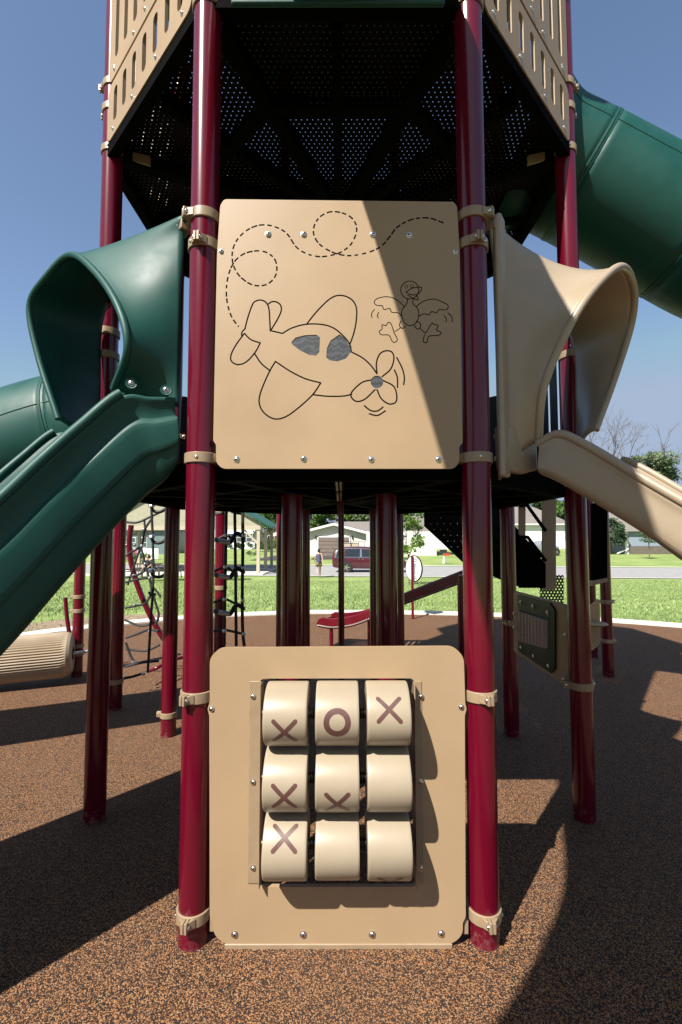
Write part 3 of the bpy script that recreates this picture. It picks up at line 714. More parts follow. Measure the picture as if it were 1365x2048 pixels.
# ================================================================== TUBE SLIDES
def tube_slide(name, path, r, label, m_=GREEN, seams=5, flare=None, ends=True):
    t = thing(name, (path[0][0], path[0][1], 0), label, 'tube slide', 'green tube slides')
    pth = catmull(path, 10); K = len(pth)
    sec = max(1, K//seams)
    for s in range(seams):
        a, b = s*sec, min(K-1, (s+1)*sec) if s < seams-1 else K-1
        seg = pth[a:b+1]; 
        if len(seg) < 2: continue
        rr = [r*(1+(flare*(1-smoothstep(0, 9, a+i)) if flare else 0)) for i in range(len(seg))]
        mb = MB(); mb.tube(seg, rr, 40, caps=False); mb.build('tube_section', m_, t, solid=.012)
        if s:
            d = (seg[1]-seg[0]).normalized(); mm = MB(); mm.tube([seg[0]-d*.022, seg[0]-d*.018, seg[0]-d*.003], [r*1.0, r*1.02, r*1.024], 40, caps=False); mm.tube([seg[0]+d*.003, seg[0]+d*.018, seg[0]+d*.022], [r*1.024, r*1.02, r], 40, caps=False)
            mm.build('joint_flange', m_, t)
    # long mould seams where the two halves meet
    mb = MB()
    for sg in (-1, 1):
        ln = []
        for i, p in enumerate(pth):
            d = (pth[min(i+1, K-1)]-pth[max(i-1, 0)]).normalized(); sd = d.cross(V((0, 0, 1))).normalized(); u_ = sd.cross(d)
            k = 1+(flare*(1-smoothstep(0, 9, i)) if flare else 0)
            ln.append(p+(sd*sg*.97+u_*.24)*r*1.012*k)
        mb.tube(ln, .005, 6)
    mb.build('mould_seam', m_, t)
    return t
tube_slide('tube_slide', [(1.42, 3.62, 4.75), (1.75, 3.62, 4.62), (2.3, 3.6, 4.29), (3.0, 3.55, 3.82), (3.9, 3.3, 3.3), (4.9, 2.6, 2.8), (5.5, 1.4, 2.2), (5.3, .2, 1.6), (4.6, -.8, 1.0), (4.2, -1.2, .7)], .455, 'big dark green tube slide leaving the upper deck to the right', seams=7, flare=.28)
tube_slide('tube_slide', [(-.02, D-.06, 4.58), (-.03, D-.35, 4.50), (-.11, D-1, 4.12), (-.28, D-1.7, 3.78), (-.55, D-2.4, 3.42), (-1.3, D-3.1, 3.0), (-2.3, D-3.5, 2.55), (-3.4, D-3.4, 2.1), (-4.4, D-2.9, 1.6), (-5.1, D-2.3, 1.0), (-5.4, D-1.9, .75)], 0.345, 'dark green tube slide at the top edge, leaving the front of the upper deck', seams=7)
# face plate of that slide, closing the front opening of the upper deck
part('slide_entry_plate', lambda mb: mb.prism([(-.5, D-.078, 4.125), (.48, D-.078, 4.125), (.48, D-.078, 4.95), (-.5, D-.078, 4.95)], (0, .025, 0)), GREEN, tower, bev=.01)
tube_slide('tube_slide', [(-1.46, 3.62, 2.58), (-1.8, 3.62, 2.55), (-2.3, 3.6, 2.42), (-3.0, 3.5, 2.1), (-3.9, 3.3, 1.6), (-5.0, 3.1, 1.0), (-5.6, 3.0, .6)], .45, 'green tube slide sloping down from the lower deck at the far left', seams=4)
# ================================================================== SMALL PLAY PIECES
def simple_clamps(parent, c, zs_, ear=180):
    for z in zs_: clamp(parent, c, z, [ear])
# rain-wheel panel on the right
a, b = OCT[2], OCT[3]
rw = thing('rattle_panel', ((a+b)/2)[:], 'tan and dark green panel with a window of ridged tubes, low at right', 'play panel')
nx = V((-1, 0, 0)); Xp = OCT[2].x-.03
def XP(x, y): p = PN(x, y, (Xp, 0, 0), (1, 0, 0)); return p
def poly_x(mb, px, x, th, mi=0):
    mb.prism([PN(*p, (x, 0, 0), (1, 0, 0)) for p in px], (th, 0, 0), mi)
part('back_board', lambda mb: poly_x(mb, [(1027, 1186), (1030, 1182), (1128, 1208), (1136, 1216), (1137, 1366), (1130, 1372), (1031, 1306), (1027, 1300)], Xp, .02), TANP, rw, bev=.004)
def f(mb):
    o = [(1036, 1190), (1100, 1206), (1110, 1222), (1110, 1338), (1102, 1346), (1037, 1302)]
    h = [(1041, 1220), (1098, 1240), (1098, 1297), (1041, 1282)]
    O = [PN(*p, (Xp-.012, 0, 0), (1, 0, 0)) for p in o]; Hh = [PN(*p, (Xp-.012, 0, 0), (1, 0, 0)) for p in h]
    mb.v = []; 
    ow = [(p.y, p.z) for p in O]; hw_ = [(p.y, p.z) for p in Hh]
    s_ = sheet(ow, holes=[hw_], th=.012)
    mb.add([(Xp-.014+q[1], q[0], q[2]) for q in s_.v], s_.f)
gp = part('green_frame', f, DGREEN, rw)
for k in range(8):
    u = (k+.5)/8; x = 1043+u*53; y0 = 1221+u*18; y1 = 1281+u*15
    part('ridged_tube', lambda mb: mb.tube([PN(x, y0, (Xp-.006, 0, 0), (1, 0, 0)), PN(x, y1, (Xp-.006, 0, 0), (1, 0, 0))], .034, 12), mat('pale_tube', (.62, .5, .45), rough=.3) if k == 0 else bpy.data.materials['pale_tube'], rw)
for x, y in ((1042, 1205), (1066, 1213), (1095, 1226), (1042, 1296), (1067, 1313), (1097, 1333), (1028, 1228), (1028, 1256), (1130, 1272), (1128, 1361)):
    bolt(rw, PN(x, y, (Xp-.018, 0, 0), (1, 0, 0)), nx, r=.014)
# stairs behind the tower
st = thing('access_stairs', (2, 4.9, 0), 'black perforated stairs with tan side planks behind the right of the tower', 'stairs')
def PX(pts, Y): return [PY(x, y, Y) for x, y in pts]
part('stringer', lambda mb: mb.prism(PX([(849, 1018), (1000, 1018), (1082, 1110), (1082, 1172), (1030, 1172), (930, 1128), (849, 1052)], 5.35), (0, .02, 0)), PERFV, st)
part('stringer', lambda mb: mb.prism(PX([(1000, 1040), (1052, 1080), (1092, 1128), (1092, 1176), (1040, 1176), (1000, 1130)], 4.95), (0, .02, 0)), DARKST, st)
for k in range(6): part('step', lambda mb: mb.box(PY(900+k*32, 1030+k*27, 5.6), (.3, .5, .03)), DARKST, st)
for xs_ in ((1038, 1052, 1000, 1098), (1085, 1113, 992, 1180)):
    part('side_plank', lambda mb: mb.prism(PX([(xs_[0], xs_[2]), (xs_[1], xs_[2]), (xs_[1], xs_[3]-4), (xs_[1]-3, xs_[3]), (xs_[0], xs_[3])], 5.15), (0, .02, 0)), CLAMP, st, bev=.004)
for p, q in (((1053, 1008), (1092, 1062)), ((1055, 1073), (1092, 1122)), ((1040, 1012), (1055, 1010)), ((1042, 1074), (1056, 1074))):
    part('handrail', lambda mb: mb.tube([PY(*p, 5.1), PY(*q, 5.1)], .018, 10), DARKST, st)
part('perforated_riser', lambda mb: mb.prism(PX([(1080, 1150), (1128, 1150), (1128, 1206), (1080, 1206)], 5.5), (0, .004, 0)), perf_mat('perforated_riser_steel', 0, 2, .038, .011), st)
# dark slatted tunnel wall at right with posts and little seat
sw = thing('slatted_tower', (3.2, 5.9, 0), 'small rear platform with a black slatted wall on maroon posts at the right', 'play platform')
c1 = PY(1209, 1100, 5.95); c2 = PY(1168, 1100, 6.2)
p1 = post(sw, V((c1.x, c1.y, 0)), 2.4); p2 = post(sw, V((3.6, 6.9, 0)), 2.4)
part('slatted_wall', lambda mb: [mb.prism(PX([(1184+k*5.2, 1008), (1188+k*5.2, 1008), (1188+k*5.2, 1161-k*.9), (1184+k*5.2, 1161-k*.9)], 5.75), (0, .03, 0)) for k in range(6)]+[mb.prism(PX([(1184, 1006), (1215, 1006), (1215, 1160), (1184, 1163)], 5.80), (0, .01, 0))], DARKST, sw)
part('wall_sill', lambda mb: mb.prism(PX([(1184, 1162), (1216, 1156), (1216, 1163), (1184, 1172)], 5.72), (0, .05, 0)), CLAMP, sw)
simple_clamps(p1, V((c1.x, c1.y, 0)), [PY(1209, 1203, 5.95).z, PY(1209, 1281, 5.95).z], 0)
ob = part('seat_plate', lambda mb: mb.prism(PX([(1178, 1300), (1176, 1215), (1190, 1205), (1196, 1198), (1201, 1200), (1202, 1255), (1200, 1290), (1186, 1302)], 5.6), (0, .03, 0)), TANP, sw, bev=.01)
part('seat', lambda mb: mb.lathe([(0, 0), (.12, 0), (.14, .015), (.12, .03), (0, .035)], PY(1190, 1250, 5.5)), TANP, sw)
# red roller slide
rs = thing('roller_slide', (.3, 7, 0), 'red roller slide with white rivets low behind the tower', 'slide')
pth = [PY(636, 1244, 7.3), PY(665, 1248, 7.25), PY(705, 1243, 7.15), PY(745, 1228, 7.05), PY(800, 1203, 6.9), PY(860, 1180, 6.7), PY(918, 1158, 6.5)]
pc = catmull(pth, 6)
def sidewall(mb, dy):
    rows = []
    for i, p in enumerate(pc):
        p = p+V((dy*.35, dy, 0)); k = .085 if i > 2 else .085*(.45+.27*i)
        rows.append([p+V((0, 0, -.075)), p+V((0, -.012, -.03)), p+V((0, -.012, k-.01)), p+V((0, .0, k)), p+V((0, .02, k-.004)), p+V((0, .02, -.075))])
    mb.grid(rows, closed=True, smooth=False)
for dy in (0, .55):
    o = part('side_wall', lambda mb: sidewall(mb, dy), MAROON2, rs)
    def f(mb):
        for i in range(0, len(pc)-1):
            for h_ in (0, .5):
                p = pc[i].lerp(pc[i+1], h_)+V((dy*.35, dy-.014, -.045)); mb.lathe([(.010, 0), (.008, .004), (0, .005)], p, (0, -1, 0), 8)
    part('rivets', f, mat('pale_rivet', (.8, .75, .7), rough=.4) if dy == 0 else bpy.data.materials['pale_rivet'], o)
part('rollers', lambda mb: [mb.tube([p+V((0, .02, -.03)), p+V((.18, .53, -.03))], .022, 8) for p in pc], DARKST, rs)
part('leg', lambda mb: mb.tube([PY(663, 1255, 7.3), V((PY(663, 1255, 7.3).x, 7.3, -.02))], .03, 12), MAROON, rs)
part('leg', lambda mb: mb.tube([PY(739, 1240, 7.4), V((PY(739, 1240, 7.4).x, 7.4, -.02))], .03, 12), MAROON, rs)
part('leg', lambda mb: mb.tube([PY(922, 1150, 6.5), V((PY(922, 1150, 6.5).x, 6.5, -.02))], .05, 12), MAROON, rs)
# ribbed log at the left
lg = thing('ribbed_log', (-3.6, 5.3, 0), 'ribbed beige climbing log lying on posts at the left', 'climbing log')
la, lb = V((-4.9, 5.05, .30)), V((PY(146, 1325, 5.75).x, 5.75, .33))
def f(mb):
    d = (lb-la); n = 110; rows = []; u_ = V((0, 0, 1)); s_ = d.normalized().cross(u_).normalized(); u_ = s_.cross(d.normalized())
    for q, sc in ((0, .3), (0, .9), (.02, 1), (.94, 1), (.975, .97), (.992, .9), (1, .78), (1.0, .3)):
        rows.append([la+d*q+(s_*cos(2*pi*j/n)+u_*sin(2*pi*j/n))*(.262*sc-(.012 if j % 2 and .01 < q < .96 else 0)) for j in range(n)])
    mb.grid(rows, closed=True, smooth=False)
part('log', f, BEIGE2, lg)
lp = post(lg, V((PY(157, 1250, 5.98).x, 5.98, 0)), 1.62)
pc_ = V((PY(157, 1250, 5.98).x, 5.98, 0))
simple_clamps(lp, pc_, [PY(157, 1193, 5.98).z, PY(157, 1221, 5.98).z, PY(157, 1291, 5.98).z, PY(157, 1307, 5.98).z])
for off_ in (0,):
    part('bracing_pipe', lambda mb: mb.tube(catmull([PY(131, 1195, 6.0), PY(135, 1240, 6.0), PY(141, 1275, 6.0), PY(146, 1290, 6.0)], 5), .025, 10), MAROON, lg)
part('axle', lambda mb: mb.tube([lb, lb+V((.2, .1, .02))], .02, 10), GALV, lg)
# net climber left
nc = thing('net_climber', (-2.3, 4.9, 0), 'black rope net climber on a curved maroon frame at the left', 'net climber')
P1 = V((PY(235, 1250, 4.85).x, 4.85, 0)); q1 = post(nc, P1, 2.2)
simple_clamps(q1, P1, [PY(235, 1362, 4.85).z], 200)
part('curved_pipe', lambda mb: mb.tube(catmull([PY(263, 1050, 6.2), PY(259, 1090, 6.2), PY(264, 1130, 6.2), PY(277, 1175, 6.2), PY(296, 1220, 6.2), PY(318, 1262, 6.2), PY(345, 1300, 6.2)], 6), .036, 14), MAROON, nc)
part('curved_pipe', lambda mb: mb.tube(catmull([PY(300, 1342, 5.6), PY(318, 1334, 5.6), PY(345, 1320, 5.8), PY(380, 1312, 6)], 5), .02, 10), MAROON, nc)
part('top_pipe', lambda mb: mb.tube([PY(235, 1091, 6.2), PY(262, 1091, 6.2)], .03, 10), MAROON, nc)
ropes = [[(303, 1010, 4.9), (306, 1080, 4.9), (307, 1160, 4.9), (301, 1260, 4.9), (296, 1345, 4.9)],
 [(250, 1044, 5.6), (275, 1045, 5.6), (300, 1034, 5.6), (322, 1024, 5.6)], [(306, 1034, 5.6), (290, 1060, 5.6), (284, 1090, 5.7), (262, 1105, 5.8), (252, 1112, 5.8)],
 [(289, 1040, 5.9), (292, 1060, 5.9), (304, 1072, 5.9)], [(282, 1092, 5.6), (289, 1120, 5.6), (297, 1150, 5.6), (303, 1170, 5.6), (316, 1185, 5.6), (322, 1195, 5.6)],
 [(252, 1165, 5.9), (270, 1160, 5.8), (290, 1157, 5.7), (302, 1156, 5.6)], [(252, 1155, 5.6), (275, 1150, 5.6), (290, 1142, 5.6)], [(301, 1158, 5.6), (303, 1185, 5.6), (293, 1205, 5.6), (282, 1210, 5.7), (252, 1216, 5.9)],
 [(303, 1180, 5.4), (313, 1210, 5.4), (318, 1230, 5.4), (312, 1250, 5.4)], [(252, 1276, 5.6), (275, 1268, 5.6), (297, 1260, 5.5), (318, 1262, 5.4)],
 [(252, 1285, 5.4), (262, 1312, 5.4), (270, 1325, 5.4)], [(252, 1333, 5.2), (285, 1325, 5.2), (318, 1322, 5.2)], [(248, 1357, 4.9), (270, 1352, 4.95), (290, 1345, 5)],
 [(250, 1240, 5.9), (285, 1252, 5.9), (318, 1240, 5.9)], [(252, 1298, 6), (290, 1302, 6), (320, 1290, 6)], [(283, 1090, 6), (266, 1140, 6), (256, 1170, 6)]]
for r_ in ropes: part('rope', lambda mb: mb.tube(catmull([PY(*p) for p in r_], 5), .0135, 8), ROPE, nc)
for x, y, Y in ((288, 1059, 5.6), (284, 1092, 5.6), (291, 1128, 5.6), (300, 1156, 5.55), (303, 1183, 5.5), (268, 1325, 5.3), (270, 1090, 5.7), (268, 1151, 5.7), (270, 1210, 5.7), (287, 1347, 4.95), (300, 1263, 5.3)):
    part('rope_connector', lambda mb: mb.lathe([(.004, -.02), (.018, -.012), (.022, 0), (.018, .012), (.004, .02)], PY(x, y, Y), (.4, 0, 1), 10), ALU, nc)
for y in (1013, 1075, 1143):
    part('loop_handle', lambda mb: mb.tube(catmull([PY(303, y, 4.85), PY(308, y+9, 4.82), PY(320, y+11, 4.82), PY(332, y+5, 4.85)], 5), .016, 10), BLACK, nc)
    part('rope_connector', lambda mb: mb.lathe([(.0, -.025), (.03, -.012), (.036, 0), (.03, .012), (0, .025)], PY(304, y-2, 4.8), (0, -.5, 1), 12), ALU, nc)
part('loop_handle', lambda mb: mb.tube(catmull([PY(299, 1185, 4.85), PY(303, 1190, 4.82), PY(312, 1188, 4.82)], 4), .014, 8), BLACK, nc)
# rope ladder
rl_ = thing('rope_ladder', (-1.2, 5.1, 0), 'black rope ladder with looped step rungs hanging left of the doorway', 'rope ladder')
P2 = V((PY(441, 1200, 5.2).x, 5.2, 0)); q2 = post(rl_, P2, 2.1)
simple_clamps(q2, P2, [PY(441, 1175, 5.2).z, PY(441, 1022, 5.2).z], 200)
for i, pts in enumerate(([(453, 1015), (452, 1100), (450, 1200), (449, 1290)], [(470, 1018), (471, 1100), (472, 1200), (473, 1292)], [(486, 1018), (486, 1100), (485, 1200), (486, 1262), (489, 1292)])):
    part('rope', lambda mb: mb.tube(catmull([PY(*p, 4.75) for p in pts], 6), .0165 if i != 1 else .0155, 8), ROPE, rl_)
for y in (1070, 1140, 1213):
    part('step_rung', lambda mb: mb.tube(catmull([PY(430, y+9, 4.7), PY(445, y+13, 4.66), PY(460, y+15, 4.66), PY(468, y+4, 4.7), PY(474, y-3, 4.75), PY(484, y+1, 4.75), PY(488, y+8, 4.75)], 5), .022, 10), BLACK, rl_)
    part('rung_plate', lambda mb: mb.tube([PY(438, y+12, 4.63), PY(460, y+15, 4.63)], .025, 10), GALV, rl_)
for x, y in ((453, 1020), (452, 1071), (451, 1134), (450, 1199), (449, 1262), (487, 1071), (487, 1136), (486, 1201), (488, 1268)):
    part('rope_connector', lambda mb: mb.lathe([(.0, -.022), (.018, -.012), (.022, 0), (.018, .012), (0, .022)], PY(x, y, 4.7), (0, 0, 1), 10), ALU, rl_)
for pts in ([(430, 1029), (442, 1027), (453, 1019), (468, 1025), (486, 1028)], [(430, 1082), (452, 1071), (468, 1080)], [(428, 1143), (451, 1134), (466, 1143), (474, 1152)], [(428, 1205), (450, 1198), (470, 1207)], [(428, 1262), (449, 1260), (470, 1264), (486, 1268)]):
    part('rope', lambda mb: mb.tube(catmull([PY(*p, 4.78) for p in pts], 4), .0125, 8), ROPE, rl_)
# welcome sign
ws = thing('oval_sign', G(826, 1238)[:], 'white oval sign lettered Welcome on a thin red post beside the kerb', 'sign')
b_ = G(826, 1238)
part('post', lambda mb: mb.tube([(b_.x, b_.y, -.02), (b_.x, b_.y, PY(826, 1111, b_.y).z)], .028, 14), MAROON2, ws)
sc = PY(828, 1137, b_.y+.05); ang = radians(-50)
def oval(mb, a, b, th, off):
    n = 36; d = V((cos(ang), sin(ang), 0)); nn = V((sin(ang), -cos(ang), 0))
    P_ = [sc+nn*off+d*a*cos(2*pi*k/n)+V((0, 0, b*sin(2*pi*k/n))) for k in range(n)]; mb.prism(P_, nn*th)
part('oval_edge', lambda mb: oval(mb, .235, .285, -.02, -.002), BLACK, ws)
KA = .95; WHITE = mat('white_paint', (.78, .78, .78), rough=.5); KA = .5
pl_ = part('oval_plate', lambda mb: oval(mb, .215, .265, .008, 0), WHITE, ws)
def text(s, size, loc, rot, m_, parent, name='lettering', ext=.001):
    cu = bpy.data.curves.new(name, 'FONT'); cu.body = s; cu.size = size; cu.align_x = 'CENTER'; cu.align_y = 'CENTER'; cu.extrude = ext
    o = bpy.data.objects.new(name, cu); SC.collection.objects.link(o); dg = bpy.context.evaluated_depsgraph_get()
    me = bpy.data.meshes.new_from_object(o.evaluated_get(dg)); bpy.data.objects.remove(o)
    me.materials.clear(); me.materials.append(m_); o2_ = bpy.data.objects.new(name, me); SC.collection.objects.link(o2_)
    o2_.parent = parent; o2_.location = V(loc)-world_loc(parent); o2_.rotation_euler = rot; return o2_
nn = V((sin(ang), -cos(ang), 0))
text('Welcome', .12, sc+nn*.010+V((cos(ang), sin(ang), 0))*.07, Matrix(((0, cos(ang), sin(ang)), (0, sin(ang), -cos(ang)), (-1, 0, 0))).to_euler(), mat('sign_blue', (.05, .07, .14)), pl_)
# ================================================================== PAVILION
KA = .95
def slopebox(mb, a, b, w_, th):
    pass
pv = thing('picnic_pavilion', G(420, 1148)[:], 'open picnic shelter with tan gable and green metal roof on the lawn at left', 'pavilion')
pY = G(508, 1149).y; pz = terr(pY)
xr = PY(543, 1050, pY).x; zr = PY(543, 1052, pY).z; xa = PY(360, 1000, pY).x; za = zr+(xr-xa)*.58; xl = 2*xa-xr
GM = mat('green_metal_roof', (.012, .085, .05), rough=.4)
for sx in (xr, xl):
    part('roof_slope', lambda mb: mb.prism([(xa, pY-.3, za), (sx, pY-.3, zr), (sx, pY-.3, zr-.14), (xa, pY-.3, za-.14)], (0, 7, 0)), GM, pv)
GS = mat('tan_siding', (.33, .31, .23), rough=.8)
part('gable', lambda mb: mb.prism([(xl+.3, pY, zr-.06), (xr-.3, pY, zr-.06), (xa, pY, za-.15)], (0, .1, 0)), GS, pv)
part('beam', lambda mb: mb.box(((xl+xr)/2, pY+.05, zr-.12), (xr-xl-1.4, .2, .25)), WOOD, pv)
for sx in (xr-.85, xl+.85):
    for dy in (0, 3, 6):
        part('column', lambda mb: mb.box((sx, pY+.1+dy, (pz+zr-.2)/2-.0), (.2, .2, zr-.2-pz)), WOOD, pv)
        s2 = -1 if sx > xa else 1
        part('brace', lambda mb: mb.prism([(sx, pY+.06+dy, zr-1.1), (sx, pY+.06+dy, zr-1.3), (sx+s2*1.0, pY+.06+dy, zr-.25), (sx+s2*.85, pY+.06+dy, zr-.25)], (0, .1, 0)), WOOD, pv)
mb = MB(); mb.box((xa, pY+2.7, pz+.01), (xr-xl-.8, 7, .14)); mb.build('slab', CONC, pv)
def picnic(x, Y, lab):
    z = terr(Y)+.08; t = thing('picnic_table', (x, Y, z), lab, 'picnic table', 'picnic tables under the shelter')
    part('top', lambda mb: mb.box((x, Y, z+.74), (1.8, .75, .05)), DARKW, t)
    for d in (-.62, .62): part('bench', lambda mb: mb.box((x, Y+d, z+.45), (1.8, .28, .05)), DARKW, t)
    for dx in (-.6, .6):
        part('leg_frame', lambda mb: [mb.box((x+dx, Y, z+.42), (.05, 1.3, .05)), mb.tube([(x+dx, Y-.2, z+.72), (x+dx, Y-.45, z)], .03, 8), mb.tube([(x+dx, Y+.2, z+.72), (x+dx, Y+.45, z)], .03, 8)], GALV, t)
picnic(PY(455, 1100, 27).x, 26.6, 'picnic table with a brown top by the right column of the shelter')
picnic(PY(345, 1100, 27).x, 26.4, 'dark picnic table beside the seated person in black')
picnic(PY(270, 1100, 27).x, 28.6, 'leftmost dark picnic table in the shelter, behind the net')
# ================================================================== PEOPLE
SKIN = mat('skin', (.55, .31, .21), rough=.5); HAIR = mat('dark_hair', (.02, .012, .008), rough=.6)
TOP = mat('blue_grey_tank_top', (.06, .065, .12), rough=.8); SHORT = mat('khaki_shorts', (.19, .15, .09), rough=.8); BLK = mat('black_cloth', (.012, .011, .013), rough=.9)
def body(parent, J, E_, m_, name='body'):
    me = bpy.data.meshes.new(name); keys = list(J); idx = {k: i for i, k in enumerate(keys)}
    me.from_pydata([J[k][0] for k in keys], [(idx[a], idx[b]) for a, b in E_], [])
    o = bpy.data.objects.new(name, me); SC.collection.objects.link(o); o.parent = parent
    md = o.modifiers.new('skin', 'SKIN'); md.use_smooth_shade = True
    sv = me.skin_vertices[0].data
    for k in keys: r = J[k][1]; sv[idx[k]].radius = r if isinstance(r, tuple) else (r, r)
    sv[0].use_root = True
    s2 = o.modifiers.new('sub', 'SUBSURF'); s2.levels = 1; s2.render_levels = 2; me.materials.append(m_); return o
def head(parent, c, face, hairl=.03):
    c = V(c); f_ = V(face).normalized(); s_ = V((-f_.y, f_.x, 0))
    mb = MB(); mb.lathe([(0, -.115), (.035, -.11), (.055, -.08), (.072, -.03), (.078, .02), (.07, .07), (.045, .1), (0, .112)], c, (0, 0, 1), 18)
    mb.lathe([(.014, 0), (.01, .018), (0, .026)], c+f_*.07+V((0, 0, -.01)), f_, 8)
    for s in (-1, 1): mb.lathe([(.018, 0), (.018, .012), (0, .016)], c+s_*s*.073, s_*s, 8); mb.lathe([(.008, 0), (0, .004)], c+f_*.071+s_*s*.028+V((0, 0, .01)), f_, 8, mi=1)
    mb.box(c+f_*.068+V((0, 0, -.05)), (.004, .035, .008), atan2(f_.y, f_.x), mi=1)
    h = mb.build('head', [SKIN, HAIR], parent)
    mh = MB(); mh.lathe([(.06, -.07), (.088, -.03), (.092, .03), (.08, .085), (.05, .115), (0, .125)], c-f_*.016, (0, 0, 1), 18)
    if hairl > .05: mh.lathe([(0, 0), (.035, .02), (.04, .06), (.02, .1), (0, .11)], c-f_*.07+V((0, 0, .03)), (-f_.x*.3, -f_.y*.3, -1), 12)
    mh.build('hair', HAIR, h)
wp = G(638, 1155)
wo = thing('person', wp[:], 'person in a blue tank top and khaki shorts walking away across the lawn', 'person')
def hand(J, E_, wr, side, pre):                # palm with five short fingers
    w_ = V(wr); J[pre+'palm'] = (w_+V((0, .0, -.055)), (.03, .016)); E_.append((pre+'wrist', pre+'palm'))
    for k in range(4):
        a = w_+V((side*.004, (k-1.5)*.018, -.10)); b = w_+V((-side*.006, (k-1.5)*.019, -.165+.012*abs(k-1.3)))
        J[pre+'f%d' % k] = (a, .009); J[pre+'g%d' % k] = (b, .007); E_.extend([(pre+'palm', pre+'f%d' % k), (pre+'f%d' % k, pre+'g%d' % k)])
    J[pre+'t'] = (w_+V((-side*.01, .045, -.085)), .009); E_.append((pre+'palm', pre+'t'))
J = {'pelvis': (V((0, 0, .92)), (.14, .10)), 'waist': (V((0, 0, 1.08)), (.105, .085)), 'chest': (V((0, .01, 1.28)), (.135, .095)), 'neckb': (V((0, .01, 1.42)), (.06, .055)), 'neck': (V((0, .02, 1.50)), .042)}
E_ = [('pelvis', 'waist'), ('waist', 'chest'), ('chest', 'neckb'), ('neckb', 'neck')]
for s, n in ((-1, 'l'), (1, 'r')):
    st_ = .16*s
    J[n+'hip'] = (V((s*.085, 0, .84)), .085); J[n+'knee'] = (V((s*.075, st_*.7+.03, .47)), .052); J[n+'calf'] = (V((s*.07, st_*.9-.01, .33)), .048); J[n+'ank'] = (V((s*.06, st_*1.3, .09)), .032); J[n+'toe'] = (V((s*.07, st_*1.3+.14, .03)), .03)
    J[n+'sh'] = (V((s*.165, .0, 1.38)), .046); J[n+'elb'] = (V((s*.225, -st_*.3-.02, 1.11)), .036); J[n+'wrist'] = (V((s*.265, -st_*.9+.04, .89)), .024)
    E_ += [('pelvis', n+'hip'), (n+'hip', n+'knee'), (n+'knee', n+'calf'), (n+'calf', n+'ank'), (n+'ank', n+'toe'), ('neckb', n+'sh'), (n+'sh', n+'elb'), (n+'elb', n+'wrist')]
    hand(J, E_, J[n+'wrist'][0], s, n)
body(wo, J, E_, SKIN)
head(wo, wp+V((0, .02, 1.58)), (0, 1, 0), .1)
def garment(parent, prof, m_, nm, base, y0=0):
    mb = MB(); n = 24; mb.grid([[base+V((a*cos(2*pi*j/n), y0+b*sin(2*pi*j/n), z)) for j in range(n)] for a, b, z in prof], closed=True); mb.build(nm, m_, parent, solid=.008)
garment(wo, [(.17, .125, .86), (.155, .115, .98), (.132, .105, 1.09), (.15, .115, 1.25), (.145, .11, 1.33), (.09, .09, 1.41)], TOP, 'tank_top', wp)
for s in (-1, 1): garment(wo, [(.115, .115, .66), (.115, .115, .8), (.12, .115, .9)], SHORT, 'shorts_leg', wp+V((s*.072, s*.03, 0)))
# seated person
sp_ = V((PY(298, 1100, 26.0).x, 26.0, terr(26)+.08))
se = thing('person', sp_[:], 'person in a black top sitting at a table under the shelter', 'person')
J = {'pelvis': (V((0, 0, .55)), (.15, .11)), 'waist': (V((0, -.03, .72)), (.13, .1)), 'chest': (V((0, -.06, .93)), (.17, .11)), 'neckb': (V((0, -.08, 1.07)), (.07, .06)), 'neck': (V((0, -.09, 1.13)), .05)}
E_ = [('pelvis', 'waist'), ('waist', 'chest'), ('chest', 'neckb'), ('neckb', 'neck')]
for s, n in ((-1, 'l'), (1, 'r')):
    J[n+'hip'] = (V((s*.1, -.05, .5)), .085); J[n+'knee'] = (V((s*.16, -.48, .5)), .06); J[n+'ank'] = (V((s*.16, -.45, .09)), .04); J[n+'toe'] = (V((s*.17, -.6, .04)), .035)
    J[n+'sh'] = (V((s*.19, -.07, 1.02)), .055); J[n+'elb'] = (V((s*.24, -.22, .77)), .042); J[n+'wrist'] = (V((s*.12, -.42, .66)), .028)
    E_ += [('pelvis', n+'hip'), (n+'hip', n+'knee'), (n+'knee', n+'ank'), (n+'ank', n+'toe'), ('neckb', n+'sh'), (n+'sh', n+'elb'), (n+'elb', n+'wrist')]; hand(J, E_, J[n+'wrist'][0]+V((0, 0, .03)), s, n)
body(se, J, E_, SKIN); head(se, sp_+V((0, -.1, 1.22)), (0, -1, 0))
garment(se, [(.19, .15, .5), (.175, .14, .7), (.2, .15, .95), (.12, .11, 1.08)], BLK, 'black_top', sp_, y0=-.04)
for s in (-1, 1):
    mb = MB(); mb.tube([sp_+V((s*.19, -.07, 1.03)), sp_+V((s*.24, -.2, .8))], .07, 12); mb.build('sleeve', BLK, se)
    mb = MB(); mb.tube([sp_+V((s*.1, -.03, .5)), sp_+V((s*.16, -.47, .51)), sp_+V((s*.16, -.46, .12))], [.1, .08, .06], 12); mb.build('trouser_leg', mat('grey_trousers', (.12, .11, .1), rough=.9) if s < 0 else bpy.data.materials['grey_trousers'], se)
